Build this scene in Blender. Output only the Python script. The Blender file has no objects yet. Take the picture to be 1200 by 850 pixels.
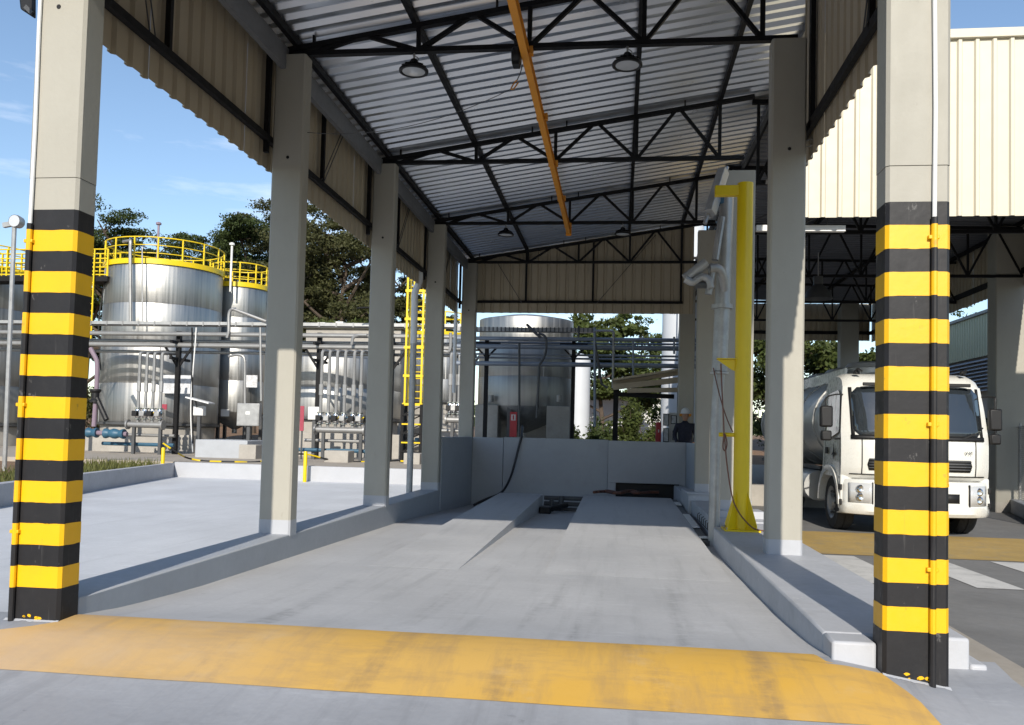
import bpy, math, random
from math import sin, cos, pi, radians, sqrt, atan2, floor
from mathutils import Vector, Matrix, noise as mnoise
random.seed(7)
SC = bpy.context.scene
COL = SC.collection
# ------------------------------------------------------------------ camera
F_PX, PPY = 1000.0, 467.64                     # focal length / principal row for a 1200x850 frame
PITCH, YAW, ROLL = 0.0411, 0.1249, 0.0244
CAM = Vector((3.661, -5.301, 1.6))
FWD = Vector((-sin(YAW)*cos(PITCH), cos(YAW)*cos(PITCH), sin(PITCH)))
_r = Vector((cos(YAW), sin(YAW), 0)); _u = _r.cross(FWD)
RGT = _r*cos(ROLL) + _u*sin(ROLL); UPV = _u*cos(ROLL) - _r*sin(ROLL)
cd = bpy.data.cameras.new('camera'); cam = bpy.data.objects.new('camera', cd); COL.objects.link(cam)
cd.sensor_width = 36; cd.lens = 36*F_PX/1200; cd.shift_y = (PPY-425)/1200
cd.clip_start = 0.1; cd.clip_end = 3000
M3 = Matrix((RGT, UPV, -FWD)).transposed()
cam.matrix_world = Matrix.Translation(CAM) @ M3.to_4x4()
SC.camera = cam
# ------------------------------------------------------------------ light
SUN_DIR = Vector((0.056, -1.0, 0.52)).normalized()      # towards the sun
EL = math.asin(SUN_DIR.z); AZ = atan2(SUN_DIR.x, SUN_DIR.y)
W = bpy.data.worlds.new('World'); SC.world = W; W.use_nodes = True
nt = W.node_tree; nt.nodes.clear()
out = nt.nodes.new('ShaderNodeOutputWorld'); bg = nt.nodes.new('ShaderNodeBackground')
sky = nt.nodes.new('ShaderNodeTexSky'); sky.sky_type = 'NISHITA'; sky.sun_disc = False
sky.sun_elevation = EL; sky.sun_rotation = AZ; sky.air_density = 1.0; sky.dust_density = 0.3; sky.ozone_density = 1.8
bg.inputs['Strength'].default_value = 0.125
tc = nt.nodes.new('ShaderNodeTexCoord'); mp = nt.nodes.new('ShaderNodeMapping'); mp.inputs['Scale'].default_value = (1.1, 1.1, 6.0)
mp.inputs['Rotation'].default_value = (0.10, -0.12, 0.4)
n1 = nt.nodes.new('ShaderNodeTexNoise'); n1.inputs['Scale'].default_value = 2.6; n1.inputs['Detail'].default_value = 7; n1.inputs['Roughness'].default_value = 0.6
rp = nt.nodes.new('ShaderNodeValToRGB'); rp.color_ramp.elements[0].position = 0.59; rp.color_ramp.elements[1].position = 0.84
rp.color_ramp.elements[1].color = (0.55, 0.55, 0.55, 1)
mx = nt.nodes.new('ShaderNodeMix'); mx.data_type = 'RGBA'; mx.inputs[7].default_value = (8.5, 8.6, 8.9, 1)
L = nt.links.new
L(tc.outputs['Generated'], mp.inputs[0]); L(mp.outputs[0], n1.inputs['Vector']); L(n1.outputs['Fac'], rp.inputs[0])
L(rp.outputs[0], mx.inputs[0]); L(sky.outputs[0], mx.inputs[6]); L(mx.outputs[2], bg.inputs[0]); L(bg.outputs[0], out.inputs[0])
sd = bpy.data.lights.new('sun', 'SUN'); sd.energy = 4.2; sd.angle = radians(0.5); sd.color = (1, 0.93, 0.82)
so = bpy.data.objects.new('sun', sd); COL.objects.link(so); so.location = (0, -20, 30)
so.rotation_euler = SUN_DIR.to_track_quat('Z', 'Y').to_euler()
vs = SC.view_settings; vs.view_transform = 'Standard'; vs.look = 'None'; vs.exposure = 0.48; vs.gamma = 1
SC.render.engine = 'CYCLES'
SC.cycles.max_bounces = 8; SC.cycles.diffuse_bounces = 5; SC.cycles.glossy_bounces = 4

# ------------------------------------------------------------------ pixel helpers (1200x850 photo pixels)
def ray(px, py): return FWD + RGT*((px-600)/F_PX) + UPV*((PPY-py)/F_PX)
def onX(px, py, x): d = ray(px, py); return CAM + d*((x-CAM.x)/d.x)
def onY(px, py, y): d = ray(px, py); return CAM + d*((y-CAM.y)/d.y)
def onZ(px, py, z): d = ray(px, py); return CAM + d*((z-CAM.z)/d.z)

# ------------------------------------------------------------------ materials
def new_mat(name):
    m = bpy.data.materials.new(name); m.use_nodes = True
    t = m.node_tree; b = t.nodes['Principled BSDF']; return m, t, b
def pos_noise(t, scale, detail=4, stretch=(1,1,1), rough=0.55):
    g = t.nodes.new('ShaderNodeNewGeometry'); mp = t.nodes.new('ShaderNodeMapping'); mp.inputs['Scale'].default_value = stretch
    n = t.nodes.new('ShaderNodeTexNoise'); n.inputs['Scale'].default_value = scale; n.inputs['Detail'].default_value = detail; n.inputs['Roughness'].default_value = rough
    t.links.new(g.outputs['Position'], mp.inputs[0]); t.links.new(mp.outputs[0], n.inputs['Vector']); return n.outputs['Fac']
def ramp(t, fac, p0, p1, c0=(0,0,0,1), c1=(1,1,1,1)):
    r = t.nodes.new('ShaderNodeValToRGB'); e = r.color_ramp.elements
    e[0].position = p0; e[1].position = p1; e[0].color = c0; e[1].color = c1
    t.links.new(fac, r.inputs[0]); return r.outputs[0]
def mixc(t, fac, a, b, mode='MIX'):
    m = t.nodes.new('ShaderNodeMix'); m.data_type = 'RGBA'; m.blend_type = mode
    for s, v in ((0, fac), (6, a), (7, b)):
        if hasattr(v, 'is_output'): t.links.new(v, m.inputs[s])
        elif s == 0: m.inputs[0].default_value = v
        else: m.inputs[s].default_value = (*v[:3], 1)
    return m.outputs[2]
def mulf(t, fac, k):
    m = t.nodes.new('ShaderNodeMath'); m.operation = 'MULTIPLY'; t.links.new(fac, m.inputs[0]); m.inputs[1].default_value = k; return m.outputs[0]
def bump(t, b, fac, strength, dist=0.01):
    n = t.nodes.new('ShaderNodeBump'); n.inputs['Strength'].default_value = strength; n.inputs['Distance'].default_value = dist
    t.links.new(fac, n.inputs['Height']); t.links.new(n.outputs[0], b.inputs['Normal'])
def sc(c, k): return tuple(min(1, x*k) for x in c[:3])
def mat(name, c, rough=0.6, metal=0.0, var=0.12, scale=2.0, stretch=(1,1,1), bmp=0.0, bscale=40, dirt=0.0, dirtc=(0.12,0.10,0.08), spec=0.5, coat=0, chip=0, chipc=(0.3,0.28,0.25)):
    m, t, b = new_mat(name)
    f = pos_noise(t, scale, 5, stretch); f2 = pos_noise(t, scale*7.3, 3, stretch)
    col = mixc(t, ramp(t, f, 0.3, 0.7), sc(c, 1-var), sc(c, 1+var))
    col = mixc(t, mulf(t, ramp(t, f2, 0.35, 0.75), 0.35), col, sc(c, 1-var*1.2))
    if dirt: col = mixc(t, mulf(t, ramp(t, pos_noise(t, scale*1.7, 7, stretch, 0.7), 0.52, 0.78), dirt), col, dirtc)
    if chip:
        col = mixc(t, mulf(t, ramp(t, pos_noise(t, 9, 8, (1,1,0.6), 0.72), 0.625, 0.655), chip), col, chipc); col = mixc(t, mulf(t, ramp(t, pos_noise(t, 1, 5, (40,40,2.2), 0.6), 0.62, 0.74), chip*0.4), col, chipc)
    t.links.new(col, b.inputs['Base Color'])
    r = ramp(t, f2, 0.2, 0.8, (sc((rough,)*3, 0.85)+(1,)), (sc((rough,)*3, 1.15)+(1,)))
    t.links.new(r, b.inputs['Roughness']); b.inputs['Metallic'].default_value = metal
    b.inputs['Specular IOR Level'].default_value = spec
    if coat: b.inputs['Coat Weight'].default_value = coat
    if bmp: bump(t, b, pos_noise(t, bscale, 4), bmp, 0.004)
    return m
def add_tracks(t, col, tracks, s, dark):
    for (x0, cv, y0, y1, wd, k) in tracks:                 # tyre marks: curved bands broken up by noise
        g = t.nodes.new('ShaderNodeNewGeometry'); sx = t.nodes.new('ShaderNodeSeparateXYZ'); t.links.new(g.outputs['Position'], sx.inputs[0])
        def mth(op, p, q=None):
            m_ = t.nodes.new('ShaderNodeMath'); m_.operation = op
            for ii, v in enumerate((p, q)):
                if v is None: continue
                if hasattr(v, 'is_output'): t.links.new(v, m_.inputs[ii])
                else: m_.inputs[ii].default_value = v
            return m_.outputs[0]
        yy = mth('SUBTRACT', sx.outputs[1], y0); xx = mth('SUBTRACT', sx.outputs[0], mth('ADD', x0, mth('MULTIPLY', mth('MULTIPLY', yy, yy), cv)))
        d1 = mth('SUBTRACT', wd, mth('ABSOLUTE', xx)); e1 = mth('MULTIPLY', mth('GREATER_THAN', sx.outputs[1], y0), mth('LESS_THAN', sx.outputs[1], y1))
        msk = mth('MULTIPLY', ramp(t, d1, 0.0, wd*0.5), e1); fad = mth('SUBTRACT', 1.0, mth('DIVIDE', yy, y1-y0)); tread = ramp(t, pos_noise(t, 1, 4, (7,15,1), 0.65), 0.35, 0.65)
        col = mixc(t, mulf(t, mth('MULTIPLY', mth('MULTIPLY', msk, fad), mth('MULTIPLY', tread, ramp(t, s, 0.35, 0.6))), k), col, dark)
    return col
def floor_mat(name, base, streak=0.25, tracks=()):
    m, t, b = new_mat(name)
    a = pos_noise(t, 0.7, 6, (1,1,1), 0.6); s = pos_noise(t, 1.0, 6, (7,0.45,1), 0.65); s2 = pos_noise(t, 1.0, 5, (2.2,5.5,1), 0.7); d = pos_noise(t, 26, 4)
    col = mixc(t, ramp(t, a, 0.3, 0.7), sc(base, 0.9), sc(base, 1.1))
    col = mixc(t, mulf(t, ramp(t, s, 0.52, 0.75), streak), col, sc(base, 0.5))
    col = mixc(t, mulf(t, ramp(t, s2, 0.56, 0.80), streak*1.1), col, sc(base, 0.62))
    col = mixc(t, mulf(t, ramp(t, pos_noise(t, 3.1, 8, (1,1,1), 0.75), 0.60, 0.72), 0.30), col, sc(base, 1.45))
    col = mixc(t, mulf(t, ramp(t, d, 0.35, 0.7), 0.22), col, sc(base, 0.7))
    col = mixc(t, mulf(t, ramp(t, pos_noise(t, 1, 8, (1.5,9,1), 0.75), 0.57, 0.66), 0.28), col, sc(base, 1.35))
    col = mixc(t, mulf(t, ramp(t, pos_noise(t, 5.5, 9, (1,1,1), 0.8), 0.63, 0.68), 0.5), col, sc(base, 0.5))
    col = add_tracks(t, col, tracks, s, sc(base, 0.35))
    t.links.new(col, b.inputs['Base Color']); t.links.new(ramp(t, a, 0.3, 0.7, (.5,.5,.5,1), (.72,.72,.72,1)), b.inputs['Roughness'])
    b.inputs['Specular IOR Level'].default_value = 0.35
    bump(t, b, d, 0.25, 0.003); return m
def yellow_floor(name):
    m, t, b = new_mat(name)
    a = pos_noise(t, 0.55, 5, (1,1.4,1)); s = pos_noise(t, 1.0, 7, (5,0.8,1), 0.7); s2 = pos_noise(t, 1.0, 7, (1.3,4,1), 0.72); d = pos_noise(t, 30, 4)
    col = mixc(t, ramp(t, a, 0.35, 0.65), (0.56,0.32,0.045), (0.55,0.335,0.085))
    col = mixc(t, mulf(t, ramp(t, s, 0.47, 0.72), 0.55), col, (0.30,0.20,0.10))
    col = mixc(t, mulf(t, ramp(t, s2, 0.50, 0.72), 0.55), col, (0.28,0.19,0.10))
    col = mixc(t, mulf(t, ramp(t, pos_noise(t, 2.2, 8, (1,1,1), .7), 0.56, 0.74), 0.5), col, (0.50,0.37,0.21))
    col = add_tracks(t, col, TR3, s, (0.16,0.115,0.08))
    # pale dusty drift on the left end of the hump
    g = t.nodes.new('ShaderNodeNewGeometry'); sx = t.nodes.new('ShaderNodeSeparateXYZ'); t.links.new(g.outputs['Position'], sx.inputs[0])
    mr = t.nodes.new('ShaderNodeMapRange'); mr.inputs[1].default_value = 2.2; mr.inputs[2].default_value = -0.3; t.links.new(sx.outputs[0], mr.inputs[0])
    mm = t.nodes.new('ShaderNodeMath'); mm.operation = 'MULTIPLY'; t.links.new(mr.outputs[0], mm.inputs[0]); t.links.new(ramp(t, pos_noise(t, 0.9, 6, (1,1.6,1)), 0.25, 0.6), mm.inputs[1])
    col = mixc(t, mulf(t, mm.outputs[0], 0.8), col, (0.50,0.37,0.25))
    t.links.new(col, b.inputs['Base Color']); b.inputs['Roughness'].default_value = 0.65
    bump(t, b, d, 0.3, 0.003); return m
def steel(name, c=(0.62,0.61,0.58), rough=0.32, band=0.12):
    m, t, b = new_mat(name)
    s = pos_noise(t, 1.0, 5, (9,9,0.25), 0.6); p = pos_noise(t, 0.8, 5); h = pos_noise(t, 1, 3, (0.2,0.2,14))
    col = mixc(t, ramp(t, s, 0.3, 0.7), sc(c, 1-band*1.6), sc(c, 1+band)); col = mixc(t, mulf(t, ramp(t, p, 0.4, 0.75), 0.3), col, sc(c, 0.6))
    t.links.new(col, b.inputs['Base Color']); b.inputs['Metallic'].default_value = 1.0
    t.links.new(ramp(t, s, 0.25, 0.75, (rough*.8,)*3+(1,), (rough*1.35,)*3+(1,)), b.inputs['Roughness'])
    bump(t, b, h, 0.12, 0.02); return m
def glass(name, c=(0.02,0.025,0.03), rough=0.05):
    m, t, b = new_mat(name); b.inputs['Base Color'].default_value = (*c, 1); b.inputs['Roughness'].default_value = rough
    b.inputs['Specular IOR Level'].default_value = 0.9; b.inputs['Coat Weight'].default_value = 0.6; b.inputs['Coat Roughness'].default_value = 0.02; bump(t, b, pos_noise(t, 2.5, 3), 0.25, 0.02); return m
def leaf_mat(name, c, var=0.35):
    m, t, b = new_mat(name)
    f = pos_noise(t, 0.9, 4); f2 = pos_noise(t, 6, 2)
    col = mixc(t, ramp(t, f, 0.3, 0.7), sc(c, 1-var), sc(c, 1+var)); col = mixc(t, mulf(t, ramp(t, f2, 0.4, 0.7), .5), col, (c[0]*1.5, c[1]*1.25, c[2]*0.9))
    t.links.new(col, b.inputs['Base Color']); b.inputs['Roughness'].default_value = 0.6; b.inputs['Specular IOR Level'].default_value = 0.25
    tr = t.nodes.new('ShaderNodeBsdfTranslucent'); t.links.new(col, tr.inputs[0])
    ms = t.nodes.new('ShaderNodeMixShader'); ms.inputs[0].default_value = 0.25
    o = t.nodes['Material Output']; t.links.new(b.outputs[0], ms.inputs[1]); t.links.new(tr.outputs[0], ms.inputs[2]); t.links.new(ms.outputs[0], o.inputs[0]); return m

GREY = (0.435, 0.437, 0.445)
TR1 = ((3.05,0.02,0.3,4.5,0.10,0.6),(3.42,0.03,0.3,3.6,0.09,0.5),(1.25,-0.02,0.3,5.0,0.12,0.55),(0.9,-0.03,0.4,4.0,0.10,0.4),(4.15,0.01,0.3,6.0,0.11,0.5),(2.2,0.015,0.3,7.0,0.12,0.4))
TR2 = ((2.1,0.04,-6,-0.6,0.13,0.9),(0.6,0.05,-5,-0.6,0.13,0.9),(3.9,-0.05,-4,-0.6,0.12,0.9),(2.9,0.03,-6,-0.6,0.12,0.8))
TR3 = ((3.02,0.12,-0.8,1.0,0.13,0.5),(1.30,0.18,-0.8,1.0,0.14,0.5),(2.25,0.10,-0.8,1.0,0.10,0.45),(3.9,-0.12,-0.8,1.0,0.12,0.5),(4.5,-0.02,-0.8,1.0,0.10,0.6))
K = dict(
 floor=floor_mat('painted_floor', GREY, 0.32, TR1), apron=floor_mat('painted_apron', (0.285,0.295,0.318), 0.42, TR2),
 yard=floor_mat('painted_yard', (0.56,0.575,0.60), 0.22),
 kerb=mat('grey_kerb_paint', (0.385,0.395,0.42), 0.6, var=0.07, bmp=0.35, dirt=0.35, dirtc=(0.22,0.21,0.2), chip=0.5, chipc=(0.55,0.54,0.52)),
 wall=mat('grey_wall_paint', (0.335,0.352,0.378), 0.55, var=0.05, bmp=0.15, dirt=0.12),
 skirt=mat('light_grey_paint', (0.37,0.38,0.405), 0.6, var=0.05, bmp=0.2, dirt=0.2, dirtc=(0.3,0.29,0.28)),
 yband=yellow_floor('worn_yellow_paint'),
 beige=mat('beige_column_paint', (0.325,0.308,0.262), 0.65, var=0.045, scale=1.2, stretch=(1,1,0.5), bmp=0.35, bscale=25, dirt=0.22, dirtc=(0.23,0.215,0.18), chip=0.22, chipc=(0.22,0.2,0.17)),
 black=mat('black_gloss_paint', (0.014,0.0135,0.015), 0.5, var=0.2, bmp=0.3, bscale=18, dirt=0.22, dirtc=(0.05,0.047,0.045), spec=0.3, chip=0.6, chipc=(0.13,0.125,0.12)),
 yellow=mat('yellow_gloss_paint', (0.70,0.385,0.0), 0.45, var=0.04, bmp=0.25, bscale=18, dirt=0.3, dirtc=(0.48,0.26,0.01), chip=0.6, chipc=(0.36,0.22,0.03)),
 ypost=mat('yellow_post_paint', (0.66,0.47,0.0), 0.4, var=0.04, dirt=0.10, dirtc=(0.4,0.3,0.05)),
 orange=mat('orange_beam_paint', (0.62,0.25,0.02), 0.5, var=0.08),
 whitep=mat('white_pvc', (0.62,0.62,0.61), 0.45, var=0.03),
 blacksteel=mat('black_steel', (0.008,0.008,0.009), 0.6, var=0.2, spec=0.2),
 eave=mat('grey_beam_paint', (0.16,0.165,0.175), 0.5, var=0.1),
 darksteel=mat('dark_grey_steel', (0.06,0.062,0.065), 0.5, var=0.2),
 roof=mat('galvalume_sheet', (0.62,0.65,0.70), 0.30, metal=0.9, var=0.08, scale=0.8, stretch=(0.3,3,1)),
 roofdark=mat('grey_roof_sheet', (0.13,0.135,0.15), 0.5, metal=0.2, var=0.1),
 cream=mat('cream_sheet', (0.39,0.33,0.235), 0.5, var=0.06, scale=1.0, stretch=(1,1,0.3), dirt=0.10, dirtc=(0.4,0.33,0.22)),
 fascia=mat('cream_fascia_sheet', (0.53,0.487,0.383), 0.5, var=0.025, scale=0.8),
 galv=mat('galvanised_pipe', (0.37,0.37,0.365), 0.45, metal=0.55, var=0.15, scale=5, dirt=0.3, dirtc=(0.25,0.24,0.22)),
 bluepipe=mat('blue_grey_pipe', (0.20,0.23,0.28), 0.45, metal=0.3, var=0.12),
 pipe=mat('steel_pipe', (0.28,0.28,0.277), 0.45, metal=0.5, var=0.12, dirt=0.2, dirtc=(0.2,0.18,0.16)),
 tank=steel('stainless_tank', (0.45,0.445,0.43), 0.44, 0.13), tank2=steel('stainless_tank_dull', (0.40,0.40,0.39), 0.46, 0.16),
 concrete=mat('raw_concrete', (0.33,0.31,0.28), 0.85, var=0.12, bmp=0.4, dirt=0.3, dirtc=(0.16,0.14,0.12)),
 plateau=mat('yard_concrete', (0.34,0.30,0.25), 0.85, var=0.12, bmp=0.3, dirt=0.3, dirtc=(0.2,0.14,0.09)),
 asphalt=mat('asphalt', (0.155,0.153,0.15), 0.85, var=0.16, scale=1.2, bmp=0.7, bscale=90, dirt=0.5, dirtc=(0.19,0.18,0.165)),
 sand=mat('dusty_gutter', (0.30,0.27,0.23), 0.9, var=0.12, bmp=0.5, bscale=60),
 roadyellow=mat('worn_road_yellow', (0.36,0.24,0.07), 0.8, var=0.12, bmp=0.3, dirt=0.85, dirtc=(0.20,0.18,0.155), chip=0.6, chipc=(0.22,0.20,0.18)),
 roadwhite=mat('worn_road_white', (0.50,0.49,0.47), 0.8, var=0.1, bmp=0.3, dirt=0.85, dirtc=(0.2,0.2,0.2), chip=0.6, chipc=(0.2,0.2,0.2)),
 soil=mat('brown_soil', (0.20,0.115,0.06), 0.95, var=0.3, bmp=0.6, bscale=8),
 land=mat('far_land', (0.12,0.11,0.07), 0.95, var=0.3, scale=0.2),
 white=mat('white_paint', (0.58,0.58,0.57), 0.4, var=0.02, dirt=0.05),
 truckw=mat('white_truck_paint', (0.60,0.595,0.56), 0.28, var=0.02, dirt=0.05, dirtc=(0.5,0.46,0.38), coat=0.4),
 trucks=mat('truck_tank_aluminium', (0.42,0.42,0.41), 0.4, metal=0.3, var=0.08, dirt=0.3, dirtc=(0.2,0.19,0.18)),
 rubber=mat('tyre_rubber', (0.022,0.021,0.02), 0.85, var=0.2, dirt=0.4, dirtc=(0.07,0.06,0.05)),
 plastic=mat('dark_plastic', (0.012,0.012,0.013), 0.5, var=0.1, spec=0.3),
 bluegrey=mat('blue_grey_paint', (0.025,0.085,0.14), 0.5, var=0.1),
 red=mat('red_paint', (0.45,0.03,0.04), 0.5, var=0.05), pink=mat('pink_board', (0.28,0.035,0.06), 0.5, var=0.05),
 louver=mat('louvre_blue_grey', (0.30,0.35,0.42), 0.5, var=0.05), greenwall=mat('olive_sheet', (0.36,0.38,0.27), 0.5, var=0.04),
 glass=glass('dark_glass'), lens=glass('lamp_lens', (0.45,0.46,0.47), 0.15), chrome=steel('chrome', (0.7,0.7,0.7), 0.15),
 bark=mat('bark', (0.075,0.055,0.04), 0.9, var=0.3, scale=4, bmp=0.5, bscale=15),
 leafd=leaf_mat('dark_green_leaves', (0.042,0.062,0.02)), leafb=leaf_mat('brownish_leaves', (0.055,0.060,0.024)), leafg=leaf_mat('mid_green_leaves', (0.055,0.075,0.02)),
 grass=leaf_mat('dry_grass', (0.10,0.11,0.035)),
 navy=mat('navy_cloth', (0.012,0.014,0.028), 0.85, var=0.2, bmp=0.4, bscale=30), skin=mat('skin', (0.33,0.19,0.12), 0.55, var=0.05),
 hose=mat('black_hose', (0.015,0.015,0.016), 0.45, var=0.1), rhose=mat('red_brown_hose', (0.13,0.05,0.03), 0.6, var=0.2),
 wood=mat('brown_timber', (0.40,0.33,0.24), 0.8, var=0.12), mesh_wire=mat('fence_wire', (0.20,0.20,0.19), 0.5, metal=0.5, var=0.1),
 board=mat('notice_print', (0.55,0.56,0.58), 0.5, var=0.3, scale=9), pipelilac=mat('lilac_pipe', (0.20,0.15,0.19), 0.5, var=0.1),
 silo=mat('white_silo', (0.50,0.52,0.55), 0.4, var=0.03),
)
# ------------------------------------------------------------------ mesh helpers
class MB:
    def __init__(s): s.v = []; s.f = []
    def add(s, vs, fs):
        o = len(s.v); s.v += [tuple(p) for p in vs]; s.f += [tuple(i+o for i in f) for f in fs]; return s
    def box(s, x0, x1, y0, y1, z0, z1):
        return s.add([(x0,y0,z0),(x1,y0,z0),(x1,y1,z0),(x0,y1,z0),(x0,y0,z1),(x1,y0,z1),(x1,y1,z1),(x0,y1,z1)],
                     [(0,3,2,1),(4,5,6,7),(0,1,5,4),(1,2,6,5),(2,3,7,6),(3,0,4,7)])
    def hexa(s, p): return s.add(p, [(0,3,2,1),(4,5,6,7),(0,1,5,4),(1,2,6,5),(2,3,7,6),(3,0,4,7)])
    def prism(s, poly, ext):
        n = len(poly); e = Vector(ext); P = [Vector(p) for p in poly]
        return s.add(P + [p+e for p in P], [tuple(reversed(range(n))), tuple(range(n, 2*n))] + [(i,(i+1)%n,(i+1)%n+n,i+n) for i in range(n)])
    def bar(s, p, q, w, h, up=(0,0,1)):
        p = Vector(p); q = Vector(q); d = (q-p).normalized(); u = Vector(up)
        if abs(d.dot(u)) > 0.98: u = Vector((0,1,0))
        a = d.cross(u).normalized()*(w/2); b = a.cross(d).normalized()*(h/2)
        return s.hexa([p-a-b, p+a-b, q+a-b, q-a-b, p-a+b, p+a+b, q+a+b, q-a+b])
    def tube(s, pts, r, n=8, caps=True, closed=False):
        P = [Vector(p) for p in pts]; m = len(P); rs = r if isinstance(r, (list, tuple)) else [r]*m
        t0 = (P[1]-P[0]).normalized(); a = Vector((0,0,1)) if abs(t0.z) < 0.9 else Vector((1,0,0)); a = (a - t0*a.dot(t0)).normalized(); vs = []
        for i in range(m):
            if closed: t = (P[(i+1)%m]-P[i-1]).normalized()
            else: t = (P[min(i+1,m-1)]-P[max(i-1,0)]).normalized()
            a = (a - t*a.dot(t)).normalized(); b = t.cross(a)
            vs += [P[i] + (a*cos(2*pi*k/n) + b*sin(2*pi*k/n))*rs[i] for k in range(n)]
        fs = [(i*n+k, i*n+(k+1)%n, (i+1)*n+(k+1)%n, (i+1)*n+k) for i in range(m-1) for k in range(n)]
        if closed: fs += [((m-1)*n+k, (m-1)*n+(k+1)%n, (k+1)%n, k) for k in range(n)]
        elif caps: fs += [tuple(reversed(range(n))), tuple(range((m-1)*n, m*n))]
        return s.add(vs, fs)
    def cyl(s, p, q, r, n=12, r2=None): return s.tube([p, q], [r, r if r2 is None else r2], n)
    def lathe(s, prof, c=(0,0,0), n=24, axis='z', a0=0, a1=2*pi):
        full = abs(a1-a0-2*pi) < 1e-6; m = len(prof); kk = n if full else n+1; vs = []
        for r, z in prof:
            for k in range(kk):
                t = a0 + (a1-a0)*k/n
                if axis == 'z': vs.append((c[0]+r*cos(t), c[1]+r*sin(t), c[2]+z))
                elif axis == 'x': vs.append((c[0]+z, c[1]+r*cos(t), c[2]+r*sin(t)))
                else: vs.append((c[0]+r*sin(t), c[1]+z, c[2]+r*cos(t)))
        fs = [(i*kk+k, i*kk+(k+1)%kk, (i+1)*kk+(k+1)%kk, (i+1)*kk+k) for i in range(m-1) for k in range(n)]
        return s.add(vs, fs)
    def grid(s, fn, nu, nv):
        vs = [fn(i/nu, j/nv) for j in range(nv+1) for i in range(nu+1)]
        return s.add(vs, [(j*(nu+1)+i, j*(nu+1)+i+1, (j+1)*(nu+1)+i+1, (j+1)*(nu+1)+i) for j in range(nv) for i in range(nu)])
    def build(s, name, m, parent=None, smooth=True, bevel=0, solid=0, ang=35):
        me = bpy.data.meshes.new(name); off = Vector((0,0,0)); p = parent
        while p is not None: off += p.location; p = p.parent
        me.from_pydata([tuple(Vector(v)-off) for v in s.v], [], s.f); me.materials.append(K[m] if isinstance(m, str) else m)
        if smooth: me.shade_smooth(); me.set_sharp_from_angle(angle=radians(ang))
        o = bpy.data.objects.new(name, me); COL.objects.link(o); o.parent = parent
        if solid: md = o.modifiers.new('solid', 'SOLIDIFY'); md.thickness = solid; md.offset = 0
        if bevel: md = o.modifiers.new('bevel', 'BEVEL'); md.width = bevel; md.segments = 2; md.limit_method = 'ANGLE'
        return o
def tag(o, label, cat, group=None):
    o['label'] = label; o['category'] = cat
    if group: o['group'] = group
    return o
def struct(o): o['kind'] = 'structure'; return o
def thing(name, label, cat, loc, group=None):
    o = bpy.data.objects.new(name, None); COL.objects.link(o); o.location = Vector(loc); o.empty_display_size = 0.2
    return tag(o, label, cat, group)
def lin(a, b, t): return Vector(a)*(1-t) + Vector(b)*t
def sag(a, b, d, n=12): return [lin(a, b, i/n) - Vector((0,0,d*4*(i/n)*(1-i/n))) for i in range(n+1)]
def smooth_path(pts, n=6):
    P = [Vector(p) for p in pts]; P = [P[0]*2-P[1]] + P + [P[-1]*2-P[-2]]; o = []
    for i in range(1, len(P)-2):
        for k in range(n):
            t = k/n; a, b, c, d = P[i-1:i+3]
            o.append(0.5*((2*b) + (c-a)*t + (2*a-5*b+4*c-d)*t*t + (3*b-a-3*c+d)*t**3))
    return o + [P[-2]]
# ------------------------------------------------------------------ ground
WL, WR, DC = 0.37, 0.366, 0.217                  # column widths (X) and depth (Y)
XR, BAY, HC = 5.229, 4.0, 5.95                   # left face of the right row, bay length, column height
def interp(x, tab):
    if x <= tab[0][0]: return tab[0][1]
    for (a, fa), (b, fb) in zip(tab, tab[1:]):
        if x <= b: return fa + (fb-fa)*(x-a)/(b-a)
    return tab[-1][1]
FL = [(-9,0.0),(-3,0.03),(-1.3,0.08),(-0.72,0.135),(-0.45,0.20),(-0.2,0.255),(0,0.282),(0.17,0.288),(0.35,0.272),(0.7,0.238),(1.2,0.208),(2,0.178),(4.2,0.14),(9,0.06),(16,-0.19)]
def floor_z(x, y):
    z = interp(y, FL)
    if y < 0.6 and x > 5.0: z -= 0.10*min(1, (x-5.0)/0.6)*(1 if y < 0.2 else (0.6-y)/0.4)   # falls away beside the last pillar
    return z
g = MB()
g.add([(-700,-700,-0.25),(700,-700,-0.25),(700,1500,-0.25),(-700,1500,-0.25)], [(0,1,2,3)])
struct(g.build('ground', 'land'))
ys = [-14,-9,-6,-3,-2,-1.3,-1,-0.72,-0.6,-0.45,-0.3,-0.2,-0.1,0,0.1,0.17,0.25,0.35,0.5,0.7,1,1.5,2,3,4.2,5,6,7.5,9,11,13,15,15.9]
def sheet(name, m, xs, ysl, dz=0.0, zf=floor_z):
    b = MB(); nx = len(xs)
    for y in ysl:
        for x in xs: b.v.append((x, y, zf(x, y)+dz))
    b.f = [(j*nx+i, j*nx+i+1, (j+1)*nx+i+1, (j+1)*nx+i) for j in range(len(ysl)-1) for i in range(nx-1)]
    return struct(b.build(name, m, ang=60))
sheet('bay_floor', 'floor', [-0.02,1,2,3,4,4.6,5.0,5.2], [y for y in ys if y >= 0.17])
sheet('apron', 'apron', [-14,-8,-4,-2,-1,-0.5,-0.37,0,1,2,3,4,4.6,5.0,5.2,5.4,5.6,6.05], [y for y in ys if y <= 0.17])
sheet('apron_corner', 'apron', [5.2,5.4,5.6,6.05], [0.17,0.25,0.35,0.5])
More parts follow.
